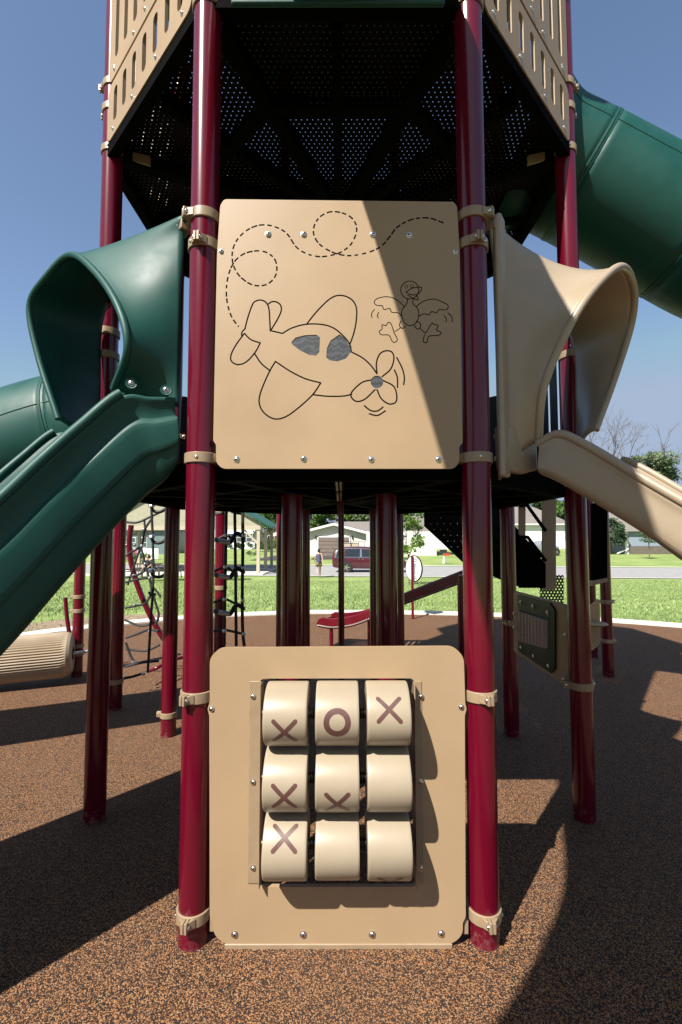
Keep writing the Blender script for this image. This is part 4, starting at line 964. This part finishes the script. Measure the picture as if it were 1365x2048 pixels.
# ================================================================== VEHICLES
GLASS = mat('tinted_glass', (.015, .02, .025), rough=.06, spec=.8); CHR = mat('chrome_trim', (.7, .7, .7), rough=.15, metal=1); TYRE = mat('tyre', (.02, .02, .02), rough=.8)
VPAINT = mat('van_maroon_paint', (.06, .004, .010), rough=.25, coat=1, var=.02)
def car(name, loc, rotz, label, cat, prof, paint, wheels, wr, half=.97, glass=None, sc=1):
    t = thing(name, loc, label, cat); t.rotation_euler.z = rotz
    # prof: stations (x, z_bottom, z_belt, z_roof, roof half width)
    rows = []
    for x, zb, zl, zt, hw, hr in prof:
        R = [(x, -hw*.88, zb), (x, -hw*.97, zb+.14), (x, -hw, zb+(zl-zb)*.5), (x, -hw*.985, zl-.08), (x, -hw*.95, zl), (x, -(hw*.95+(hr-hw*.95)*.6), zl+(zt-zl)*.6), (x, -hr, zt-.07), (x, -hr*.85, zt-.015), (x, 0, zt+.01)]
        rows.append(R+[(a, -b, c) for a, b, c in R[-2::-1]])
    mb = MB(); mb.grid(rows); n = len(rows[0]); mb.add(rows[0], [tuple(range(n))]); mb.add(rows[-1], [tuple(range(n))])
    b = mb.build('body', paint, None); b.parent = t; b.location = (0, 0, 0)
    md = b.modifiers.new('sub', 'SUBSURF'); md.levels = 1; md.render_levels = 2
    def pr(nm, mb_, m_, par=None):
        o = mb_.build(nm, m_, None); o.parent = par or t; return o
    for x in wheels:
        for s in (-1, 1):
            mb = MB(); mb.lathe([(wr*.6, -.1), (wr*.95, -.11), (wr, -.07), (wr, .07), (wr*.95, .11), (wr*.6, .1)], (0, 0, 0), (0, 1, 0), 28); tyre = mb.build('wheel', TYRE, None); tyre.parent = t; tyre.location = (x, s*(half-.07), wr)
            mb = MB(); mb.lathe([(0, .075), (.05, .08), (.06, .06), (wr*.55, .05), (wr*.63, .09), (wr*.64, .1)], (0, 0, 0), (0, s, 0), 20)
            for k in range(5): a = 2*pi*k/5; mb.box((cos(a)*wr*.33, s*.075, sin(a)*wr*.33), (wr*.6, .03, .06), mat3=Matrix.Rotation(-a, 3, 'Y'))
            rim = mb.build('rim', CHR, None); rim.parent = tyre
            mb = MB(); mb.lathe([(0, 0), (wr*1.16, 0), (wr*1.16, .02), (0, .02)], (0, 0, 0), (0, s, 0), 28); ar = mb.build('wheel_arch', BLACK, None); ar.parent = t; ar.location = (x, s*(half-.008), wr*1.02)
    for nm, pts, m_ in glass or ():
        for s in (-1, 1):
            mb = MB(); mb.prism([(x, s*y, z) for x, y, z in pts], (0, s*.012, 0)); pr(nm, mb, m_)
    return t
vY = 33.6; vz = terr(vY)
vx0 = PY(666, 1100, vY).x; L_ = 5.1
VP = [(-2.58, .48, 1.0, 1.12, .80, .74), (-2.50, .36, 1.03, 1.5, .9, .68), (-2.25, .30, 1.03, 1.70, .96, .70), (-1.5, .27, 1.02, 1.775, .98, .74), (-.2, .25, 1.0, 1.775, .98, .75), (.6, .25, .98, 1.72, .98, .73), (1.15, .25, .99, 1.5, .97, .66), (1.65, .25, 1.02, 1.16, .96, .7), (2.2, .27, .92, .98, .92, .7), (2.5, .33, .78, .84, .84, .62), (2.58, .42, .6, .7, .72, .5)]
gy = lambda z: .945-(z-1.0)*.27
def gl(pts, off=.0): return [(x, gy(z)+off, z) for x, z in pts]
car('minivan', (vx0+2.58, vY, vz), radians(-5), 'maroon minivan parked on the street beyond the lawn', 'minivan', VP, VPAINT, (-1.55, 1.55), .35,
    glass=[('window', gl([(-2.28, 1.12), (-1.72, 1.08), (-1.72, 1.58), (-2.1, 1.58)], .005), GLASS), ('window', gl([(-1.64, 1.08), (-.62, 1.06), (-.62, 1.60), (-1.64, 1.60)], .005), GLASS), ('window', gl([(-.5, 1.06), (.45, 1.06), (.25, 1.5), (-.5, 1.58)], .005), GLASS),
           ('window_trim', gl([(-2.33, 1.03), (.75, 1.02), (.75, 1.055), (-2.3, 1.07)], .008), CHR), ('window_trim', gl([(-2.33, 1.03), (-2.28, 1.07), (-2.1, 1.6), (-2.18, 1.6)], .008), CHR), ('window_trim', gl([(-.62, 1.06), (-.5, 1.06), (-.5, 1.58), (-.62, 1.6)], .006), CHR), ('window_trim', gl([(-2.15, 1.595), (-.4, 1.625), (.3, 1.55), (.6, 1.36), (.62, 1.39), (.3, 1.585), (-.4, 1.66), (-2.15, 1.63)], .006), CHR),
           ('door_line', [(-.56, .985, .35), (-.545, .985, .35), (-.545, .972, 1.0), (-.56, .972, 1.0)], BLACK), ('door_line', [(-1.66, .985, .5), (-1.645, .985, .5), (-1.645, .972, 1.0), (-1.66, .972, 1.0)], BLACK),
           ('door_handle', [(-.75, .982, .9), (-.62, .982, .9), (-.62, .982, .94), (-.75, .982, .94)], CHR), ('door_handle', [(-.48, .982, .9), (-.35, .982, .9), (-.35, .982, .94), (-.48, .982, .94)], CHR),
           ('mirror', [(.35, .97, 1.0), (.58, .97, 1.0), (.58, 1.12, 1.17), (.35, 1.12, 1.17)], VPAINT), ('tail_light', [(-2.56, .72, .85), (-2.42, .90, .85), (-2.42, .86, 1.1), (-2.56, .7, 1.1)], mat('red_lens', (.3, .005, .005), rough=.2))])
# silver truck by the white house
tk = G(1075, 1111)
SILV = mat('silver_paint', (.35, .37, .38), rough=.3, metal=.5)
car('pickup_truck', (tk.x+.3, tk.y, tk.z), radians(15), 'silver truck parked in front of the white house at the right', 'truck', [(a, b, c, d, e, f_) for a, b, c, d, e, f_ in [(-2.5, .5, 1.05, 1.2, .9, .85), (-.6, .45, 1.05, 1.2, .95, .9), (-.5, .45, 1.1, 1.75, .95, .75), (.8, .45, 1.1, 1.8, .95, .75), (1.4, .45, 1.1, 1.25, .95, .8), (2.4, .5, 1.0, 1.05, .9, .8)]], SILV, (-1.6, 1.6), .4,
    glass=[('window', gl([(-.4, 1.15), (.9, 1.15), (.75, 1.65), (-.35, 1.65)], .02), GLASS)])
# ================================================================== HOUSES
def siding(name, col, rows=5.0, rough=.7):
    m, t, b = newmat(name); c = texc(t); col = mul(col, .95)
    wv_ = N(t, 'ShaderNodeTexWave', bands_direction='Z'); wv_.wave_profile = 'SAW'; setv(wv_, Scale=rows/6.283*3.14, Distortion=0.0); t.links.new(c, wv_.inputs['Vector'])
    t.links.new(ramp(t, wv_.outputs[1], [(0, mul(col, .55)), (.12, col), (1, mul(col, 1.03))]), b.inputs['Base Color']); setv(b, Roughness=rough); return m
SHING = mat('shingles', (.17, .15, .135), rough=.9, var=.25, vs=5)
CREAM = siding('cream_siding', (.62, .60, .53)); WSID = siding('white_siding', (.78, .78, .77)); BSID = siding('blue_grey_siding', (.22, .26, .33)); YSID = siding('pale_yellow_siding', (.7, .64, .52))
TRIM = mat('white_trim', (.75, .74, .72)); PLUM = mat('plum_shutter', (.06, .035, .04)); WGL = mat('window_glass', (.06, .08, .085), rough=.08, spec=.8); BRICK = mat('stone_veneer', (.12, .10, .085), rough=.9, var=.5, vs=12)
BRN = mat('brown_garage_door', (.17, .13, .11), rough=.6)
def window(h, x, Y, z, w_, hh, shut=None, m_=None):
    o = part('window', lambda mb: mb.box((x, Y-.03, z), (w_+.12, .07, hh+.12)), TRIM, h)
    part('pane', lambda mb: [mb.box((x, Y-.07, z-hh*.26), (w_, .02, hh*.46)), mb.box((x, Y-.07, z+hh*.26), (w_, .02, hh*.46))], m_ or WGL, o)
    if shut:
        for s in (-1, 1): part('shutter', lambda mb: mb.box((x+s*(w_/2+.24), Y-.04, z), (.3, .05, hh+.1)), shut, o)
# garage house: gable towards the viewer
gp_ = G(690, 1112); gY = gp_.y; gz = terr(gY)
def gx(x): return PY(x, 1100, gY).x
def gzz(y): return PY(690, y, gY).z
h1 = thing('garage_house', (gx(690), gY, gz), 'pale grey house with a wide gable and a brown double garage door behind the van', 'house')
ex0, ex1, apx, ze, zap = gx(596), gx(736), gx(668), gzz(1066), gzz(1048)
part('wall', lambda mb: mb.prism([(ex0, gY, gz-.3), (ex1, gY, gz-.3), (ex1, gY, ze), (apx, gY, zap-.1), (ex0, gY, ze)], (0, 9, 0)), CREAM, h1)
part('wall', lambda mb: mb.box((gx(800), gY+3.2, (gz+ze)/2), (gx(880)-gx(730), 5.5, ze-gz+.4)), CREAM, h1)
for s, xe in ((-1, ex0-.5), (1, ex1+.5)):
    sl_ = (zap-ze)/(apx-ex0) if s < 0 else (zap-ze)/(ex1-apx)
    part('roof', lambda mb: mb.prism([(apx, gY-.6, zap+.12), (xe, gY-.6, ze-.5*abs(sl_)+.12), (xe, gY-.6, ze-.5*abs(sl_)-.1), (apx, gY-.6, zap-.1)], (0, 10, 0)), SHING, h1)
    part('fascia', lambda mb: mb.prism([(apx, gY-.66, zap+.1), (xe, gY-.66, ze-.5*abs(sl_)+.1), (xe, gY-.66, ze-.5*abs(sl_)-.16), (apx, gY-.66, zap-.16)], (0, .05, 0)), TRIM, h1)
part('roof', lambda mb: mb.prism([(gx(668), gY+.7, ze), (gx(668), gY+5.5, zap+.5), (gx(668), gY+10, ze)], (gx(900)-gx(668), 0, 0)), SHING, h1)
gd = part('garage_door', lambda mb: mb.box((gx(668), gY-.04, (gzz(1075)+gz)/2), (gx(699)-gx(637), .08, gzz(1075)-gz)), BRN, h1)
part('door_groove', lambda mb: [mb.box((gx(668), gY-.085, gz+(gzz(1075)-gz)*k/5), (gx(698)-gx(638), .02, .03)) for k in range(1, 5)], DARKW, gd)
part('door_trim', lambda mb: [mb.box((gx(x), gY-.05, (gzz(1074)+gz)/2), (.14, .12, gzz(1072)-gz)) for x in (636, 700)]+[mb.box((gx(668), gY-.05, gzz(1073.5)), (gx(701)-gx(635), .12, .14))], TRIM, h1)
for x in (632, 705): part('wall_lamp', lambda mb: mb.box((gx(x), gY-.12, gzz(1074)), (.14, .18, .3)), BLACK, h1)
part('antenna', lambda mb: [mb.tube([(gx(672), gY+2, zap), (gx(672), gY+2, zap+2.6)], .04, 6), mb.box((gx(672), gY+2, zap+2.3), (.6, .04, .04))], GALV, h1)
# white house to the right
wpn = G(900, 1098); wY = wpn.y; wz = terr(wY)
def wx(x): return PY(x, 1090, wY).x
def wzz(y): return PY(900, y, wY).z
h2 = thing('white_house', (wx(960), wY, wz), 'long white house with a grey hip roof and plum shutters across the street', 'house')
part('wall', lambda mb: mb.box(((wx(812)+wx(1135))/2, wY+4, (wzz(1050)+wz-.3)/2), (wx(1135)-wx(812), 8, wzz(1050)-wz+.3)), WSID, h2)
a0, a1 = wx(806), wx(1142)
part('roof', lambda mb: mb.add([(a0, wY-.6, wzz(1047)), (a1, wY-.6, wzz(1047)), (a1, wY+8.6, wzz(1047)), (a0, wY+8.6, wzz(1047)), (a0+4.2, wY+4, wzz(1047)+2.9), (a1-4.2, wY+4, wzz(1047)+2.9)], [(0, 1, 5, 4), (1, 2, 5), (2, 3, 4, 5), (3, 0, 4), (0, 3, 2, 1)]), SHING, h2)
part('gutter', lambda mb: mb.box(((a0+a1)/2, wY-.62, wzz(1049)), (a1-a0, .12, .22)), TRIM, h2)
for x in (843, 872, 1000, 1100): window(h2, wx(x), wY, wzz(1066), 1.1, 1.25, PLUM)
part('foundation', lambda mb: mb.box(((wx(812)+wx(1135))/2, wY-.03, wz-.1), (wx(1135)-wx(812), .1, .5)), CONC, h2)
part('garage_door', lambda mb: mb.box((wx(1068), wY-.05, wz+1.15), (2.7, .1, 2.3)), TRIM, h2)
# left white house, cream house, right blue house, back building
def small_house(name, px0, px1, ybase, yeave, label, wall, roofh, wins, shut, gable=True, dep=8, plus=None, gpt=None):
    b = G((px0+px1)/2, ybase); Y = b.y; z = terr(Y); X = lambda x: PY(x, ybase, Y).x; Zf = lambda y: PY((px0+px1)/2, y, Y).z
    h = thing(name, b[:], label, 'house'); ze_ = Zf(yeave); x0, x1 = X(px0), X(px1)
    if gable:
        ap = (x0+x1)/2; part('wall', lambda mb: mb.prism([(x0, Y, z-.3), (x1, Y, z-.3), (x1, Y, ze_), (ap, Y, ze_+roofh), (x0, Y, ze_)], (0, dep, 0)), wall, h)
        sl_ = roofh/(ap-x0)
        for s, xe in ((-1, x0-.5), (1, x1+.5)): part('roof', lambda mb: mb.prism([(ap, Y-.5, ze_+roofh+.2), (xe, Y-.5, ze_-.5*sl_+.2), (xe, Y-.5, ze_-.5*sl_), (ap, Y-.5, ze_+roofh)], (0, dep+1, 0)), SHING, h)
    else:
        part('wall', lambda mb: mb.box(((x0+x1)/2, Y+dep/2, (z-.3+ze_)/2), (x1-x0, dep, ze_-z+.3)), wall, h)
        part('roof', lambda mb: mb.prism([(x0-.4, Y-.5, ze_-.05), (x0-.4, Y+dep/2, ze_+roofh), (x0-.4, Y+dep+.5, ze_-.05)], (x1-x0+.8, 0, 0)), SHING, h)
    for x, y, w_, hh in wins: window(h, X(x), Y, Zf(y), w_, hh, shut)
    return h, X, Zf, Y, z
small_house('white_house', 420, 510, 1098, 1045, 'tall white house with dark shutters seen under the shelter roof', WSID, 2.2, [(480, 1075, .9, 1.3), (499, 1075, .9, 1.3), (462, 1075, .9, 1.3)], mat('teal_shutter', (.03, .06, .07)))
small_house('cream_house', 517, 590, 1092, 1070, 'small cream house with a brown gable roof behind bushes', YSID, 1.5, [(530, 1078, 1.0, 1.1), (545, 1078, .8, 1.1)], PLUM)
h5, X5, Z5, Y5, z5 = small_house('blue_house', 1252, 1440, 1108, 1062, 'blue grey house on a brick base at the far right', BSID, 2.5, [(1345, 1078, 1.2, 1.1)], None, gable=False)
part('brick_base', lambda mb: mb.box(((X5(1258)+X5(1440))/2, Y5-.05, (z5+Z5(1092))/2), (X5(1440)-X5(1258), .12, Z5(1092)-z5)), BRICK, h5)
part('corner_board', lambda mb: mb.box((X5(1254), Y5-.06, (z5+Z5(1062))/2), (.35, .14, Z5(1062)-z5)), TRIM, h5)
part('downspout', lambda mb: mb.prism([(X5(1226), Y5-1, z5+.02), (X5(1226), Y5-1, z5+.16), (X5(1256), Y5-.3, z5+.75), (X5(1256), Y5-.3, z5+.6)], (0, .12, 0)), TRIM, h5)
small_house('teal_house', 225, 330, 1108, 1060, 'grey teal house seen behind the net climber', mat('grey_teal_siding', (.12, .17, .18)), 2, [(262, 1085, 1.1, 1.2), (285, 1085, 1.1, 1.2)], None, gable=False)
small_house('red_roof_house', 1150, 1262, 1098, 1072, 'low house with reddish roof behind the chain link fence', WSID, 1.6, [(1225, 1082, .9, .9)], None, gable=False)
# chain-link fence, right
fb_ = G(1235, 1106)
cf = thing('chain_link_fence', fb_[:], 'grey chain link fence beside the blue house at right', 'fence')
CL = perf_mat('chain_link', 0, 2, .12, .052, (.35, .36, .37))
part('mesh_panel', lambda mb: mb.prism([(fb_.x-1.8, fb_.y, fb_.z), (fb_.x+1.2, fb_.y, fb_.z), (fb_.x+1.2, fb_.y, fb_.z+1.1), (fb_.x-1.8, fb_.y, fb_.z+1.1)], (0, .01, 0)), CL, cf)
part('top_rail', lambda mb: mb.tube([(fb_.x-1.8, fb_.y, fb_.z+1.12), (fb_.x+1.2, fb_.y, fb_.z+1.12)], .03, 8), GALV, cf)
for dx in (-1.8, -.9, 1.2): part('fence_post', lambda mb: mb.tube([(fb_.x+dx, fb_.y, fb_.z-.1), (fb_.x+dx, fb_.y, fb_.z+1.18)], .035, 8), GALV, cf)
# white board fence + mailbox + carts
wf = G(292, 1120)
part_ = MB(); part_.box(wf+V((0, 0, .65)), (2.6, .08, 1.1)); tag(part_.build('board_fence', WHITE), 'low white board fence behind the seated person', 'fence')
mbx = G(888, 1127)
mt = thing('mailbox', mbx[:], 'black and red mailboxes on one leaning white post across the street', 'mailbox')
part('post', lambda mb: mb.prism([mbx+V((-.08, 0, -.05)), mbx+V((.06, 0, -.05)), mbx+V((.12, 0, .95)), mbx+V((-.01, 0, .95))], (0, .1, 0)), WHITE, mt)
def mbox(mb, c, w_):
    n = 10; mb.prism([c+V((-w_/2, -.12, -.1)), c+V((w_/2, -.12, -.1))]+[c+V((w_/2, -.12, .05)), c+V((w_/2-.03, -.12, .11)), c+V((-w_/2+.03, -.12, .11)), c+V((-w_/2, -.12, .05))], (0, .24, 0))
part('mail_compartment', lambda mb: mbox(mb, mbx+V((-.02, 0, 1.15)), .62), BLACK, mt)
part('newspaper_tube', lambda mb: mbox(mb, mbx+V((.28, 0, .82)), .62), mat('red_box', (.42, .045, .03)), mt)
# white box trailer with blue lettering, utility trailer, cart
btp = G(742, 1113)
bt = thing('box_trailer', (btp.x, btp.y-4, btp.z), 'white box trailer with blue arched lettering beside the garage', 'trailer')
tY = btp.y-5; tx = PY(752, 1080, tY).x
part('box', lambda mb: mb.box((tx+1, tY, (PY(742, 1066, tY).z+terr(tY)+.5)/2), (3.9, 2, PY(742, 1066, tY).z-terr(tY)-.5)), WHITE, bt, bev=.05)
for dx in (-.2, 1.6): part('wheel', lambda mb: mb.lathe([(0, 0), (.3, 0), (.33, .05), (.33, .17), (.3, .2)], (tx+dx, tY-1, terr(tY)+.33), (0, 1, 0), 18), TYRE, bt)
BLUEL = mat('blue_lettering', (.02, .06, .35))
for k, ch in enumerate("COLEMAN"):
    a = (k-3)/3; text(ch, .42, (tx-.5+k*.27-.0, tY-1.03, PY(736, 1083, tY).z+.17-.12*a*a), (pi/2, a*.3*1, 0), BLUEL, bt)
part('blue_stripe', lambda mb: mb.box((tx+.3, tY-1.012, PY(736, 1086.5, tY).z-.1), (1.3, .02, .12)), BLUEL, bt)
utp = G(702, 1112); ut = thing('utility_trailer', utp[:], 'low open utility trailer with a pale cover in front of the garage', 'trailer')
uY = utp.y-3; ux = PY(702, 1090, uY).x; uz = terr(uY)
part('load', lambda mb: mb.prism([(ux-1.4, uY, uz+.9), (ux+.9, uY, uz+.9), (ux+.9, uY, uz+1.6), (ux-.9, uY, uz+1.7), (ux-1.4, uY, uz+1.4)], (0, 1, 0)), WOOD, ut, bev=.05)
part('rack', lambda mb: [mb.box((ux+x, uY-.1, uz+1.3), (.05, .05, .9)) for x in (-.9, 0, .9, 1.5)]+[mb.box((ux+.3, uY-.1, uz+1.75), (2.5, .05, .05)), mb.box((ux+.2, uY, uz+.6), (3, 1.2, .1))], BLACK, ut)
part('wheel', lambda mb: mb.lathe([(0, 0), (.3, 0), (.3, .2)], (ux, uY-.6, uz+.3), (0, 1, 0), 16), TYRE, ut)
gcp = G(634, 1108); gc = thing('golf_cart', gcp[:], 'white garden cart parked at the left of the garage door', 'cart'); cz_ = gcp
part('cart_body', lambda mb: mb.prism([cz_+V((-.55, 0, .3)), cz_+V((.6, 0, .3)), cz_+V((.62, 0, .75)), cz_+V((.2, 0, .85)), cz_+V((.1, 0, 1.15)), cz_+V((-.5, 0, 1.1))], (0, 1.1, 0)), WHITE, gc, bev=.06)
part('canopy', lambda mb: mb.box(cz_+V((0, .55, 1.75)), (1.3, 1.1, .07)), WOOD, gc, bev=.03)
part('canopy_frame', lambda mb: [mb.tube([cz_+V((x, y, .8)), cz_+V((x, y, 1.75))], .025, 6) for x in (-.55, .5) for y in (.05, 1.05)], BLACK, gc)
for x in (-.4, .4): part('wheel', lambda mb: mb.lathe([(0, 0), (.23, 0), (.23, .15)], cz_+V((x, -.05, .23)), (0, 1, 0), 16), TYRE, gc)
# ================================================================== VEGETATION
def leafmat(n, col, var=.5):
    m, t, b = newmat(n); c = texc(t)
    no = N(t, 'ShaderNodeTexNoise'); setv(no, Scale=1.3, Detail=5.0, Roughness=.7); t.links.new(c, no.inputs['Vector'])
    t.links.new(ramp(t, no.outputs[0], [(.3, mul(col, 1-var)), (.7, mul(col, 1+var))]), b.inputs['Base Color']); setv(b, Roughness=.6)
    tr = N(t, 'ShaderNodeBsdfTranslucent'); tr.inputs[0].default_value = (*mul(col, 1.4), 1); mx = N(t, 'ShaderNodeMixShader'); mx.inputs[0].default_value = .3
    t.links.new(b.outputs[0], mx.inputs[1]); t.links.new(tr.outputs[0], mx.inputs[2]); t.links.new(mx.outputs[0], t.nodes['Material Output'].inputs[0]); return m
LF = [leafmat('leaf_mid', (.06, .12, .02)), leafmat('leaf_bright', (.11, .19, .03)), leafmat('leaf_grey', (.12, .17, .08)), leafmat('leaf_dark', (.03, .065, .02))]
BARK = mat('bark', (.12, .095, .075), rough=.9, var=.3, vs=10)
def branches(mb, p, d, ln, r, lvl, tips, spread=.6, kids=(2, 3), up=.15):
    e = p+d*ln; mid = p.lerp(e, .5)+V([random.uniform(-1, 1)*ln*.06 for _ in range(3)])
    mb.tube([p, mid, e], [r, r*.8, r*.6], 5 if lvl < 2 else 7, caps=False)
    if lvl == 0: tips.append(e); return
    tips.append(e)
    for k in range(random.randint(*kids)):
        nd = (d+V([random.uniform(-spread, spread) for _ in range(3)])+V((0, 0, up))).normalized()
        branches(mb, p.lerp(e, random.uniform(.6, 1)), nd, ln*random.uniform(.6, .82), r*.58, lvl-1, tips, spread, kids, up)
def crown(mb, cl, n, ls):
    for k in range(n):
        c, rad = random.choice(cl)
        a, b = random.random()*2*pi, math.acos(random.uniform(-1, 1)); q = rad*(random.random()**.35)
        p = c+V((q*sin(b)*cos(a), q*sin(b)*sin(a), q*cos(b)*.8))
        s = ls*random.uniform(.6, 1.3); u_ = V([random.uniform(-1, 1) for _ in range(3)]).normalized(); v_ = u_.orthogonal().normalized()
        i = len(mb.v); mb.v += [tuple(p-u_*s), tuple(p+v_*s*.55), tuple(p+u_*s), tuple(p-v_*s*.55)]; mb.f.append([i, i+1, i+2, i+3]); mb.m.append(0); mb.sm.append(False)
def tree(px, ybase, height, width, m_, label, name='leafy_tree', n=3500, ls=.22, base=None, lvl=3, group=None, dead=False, trunk=.16, lowfrac=.3, cat='tree'):
    b = base or G(px, ybase); t = thing(name, b[:], label, cat, group)
    mb = MB(); tips = []
    th_ = height*lowfrac
    mb.tube([b-V((0, 0, .1)), b+V((.05, 0, th_*.5)), b+V((0, 0, th_))], [trunk, trunk*.8, trunk*.7], 10, caps=False)
    for k in range(4 if not dead else 5):
        a = 2*pi*k/4+random.random(); branches(mb, b+V((0, 0, th_*random.uniform(.8, 1))), V((cos(a)*.55, sin(a)*.55, 1)).normalized(), height*(.28 if not dead else .26), trunk*.55, lvl, tips, .65 if not dead else .8, (2, 3), .12)
    mb.build('trunk', BARK, t, fixn=False)
    if not dead:
        cl = []
        for k in range(26):
            a = random.random()*2*pi; zz = random.random(); rr = width/2*sqrt(max(.05, 1-(zz*1.7-.75)**2))*random.uniform(.35, .85)
            cl.append((b+V((cos(a)*rr, sin(a)*rr, th_*.9+(height-th_)*(.08+.84*zz))), width*random.uniform(.10, .19)))
        mc = MB(); crown(mc, cl, n, ls); mc.build('crown', m_, t, fixn=False)
    return t
TG = 'trees behind the far houses'
for px, y, h, w_, m_, lab in ((628, 1106, 9.5, 7, 0, 'mid green tree rising left of the garage gable'), (652, 1106, 8, 5, 1, 'yellow green tree just left of the roof antenna'), (694, 1106, 10, 7, 1, 'bright green tree above the garage roof ridge'), (722, 1106, 11.5, 8, 2, 'grey green tree right of the garage ridge'), (750, 1106, 12, 8, 2, 'grey green tree behind the white trailer'),
      (540, 1104, 11, 8, 0, 'tall green tree behind the cream house'), (575, 1104, 12, 9, 0, 'green tree between the cream house and the garage'), (835, 1104, 11, 9, 0, 'green tree rising over the left end of the white house roof'), (905, 1104, 9, 9, 3, 'dark green tree behind the middle of the white house'), (1060, 1102, 9, 9, 0, 'green tree behind the right half of the white house'), (1110, 1102, 8.5, 8, 0, 'green tree behind the right end of the white house')):
    g0 = G(px, y); k = (g0.y+14)/g0.y; bb = V((g0.x*k, g0.y+14, terr(g0.y+14))); tree(px, y, h, w_, LF[m_], lab, base=bb, group=TG, n=4200, ls=.3)
tree(1300, 1110, 13.9, 8.2, LF[2], 'green tree rising over the tan slide at the far right', base=V((PY(1306, 1000, 62).x, 62, terr(62))), n=5500, ls=.26, lowfrac=.58, group=TG)
tree(1228, 1110, 19.5, 8, None, 'bare leafless tree rising over the tan slide', name='bare_tree', base=V((PY(1205, 1000, 66).x, 66, terr(66))), dead=True, lvl=5, trunk=.22, lowfrac=.45)
tree(1222, 1108, 4.6, 4.2, LF[3], 'dark green tree beside the chain link fence', n=2500, ls=.16)
tree(812, 1150, 3.4, 1.7, LF[1], 'young street tree with loose green leaves behind the oval sign', n=750, ls=.1, base=V((PY(818, 1150, 22).x, 22, terr(22))), trunk=.035, lowfrac=.4, lvl=2)
tree(1299, 1118, 3.6, 1.8, LF[0], 'young tree with a thin trunk on the lawn at far right', n=700, ls=.1, trunk=.06, lowfrac=.5, lvl=2)
def bush(px, y, w_, h, m_, label, n=1500, ls=.09, name='bush'):
    b = G(px, y); mc = MB(); cl = [(b+V((random.uniform(-.4, .4)*w_, random.uniform(-.3, .3)*w_, h*random.uniform(.3, .75))), h*.33) for _ in range(14)]
    crown(mc, cl, n, ls); o = mc.build(name, m_, None, origin=b, fixn=False); return tag(o, label, 'bush', 'bushes in front of the far houses')
bush(483, 1098, 4.4, 1.4, LF[3], 'clipped dark hedge in front of the tall white house', n=3500)
bush(525, 1103, 1.9, 1.9, LF[3], 'dark rounded bush left of the cream house', n=2200)
bush(545, 1103, 2.4, 1.9, LF[1], 'bright green bush in front of the cream house', n=2200)
PINK = leafmat('pink_flowers', (.5, .14, .22), .4)
bush(262, 1122, 2.2, 1.3, PINK, 'pink flowering bush behind the shelter tables', n=1800, ls=.06, name='flower_bush')
bush(285, 1123, 1.8, .9, LF[1], 'green leafy bush under the white board fence', n=1200, ls=.07)
bush(507, 1112, 1.6, .7, LF[2], 'low grey green plants by the street beside the shelter column', n=900, ls=.06)
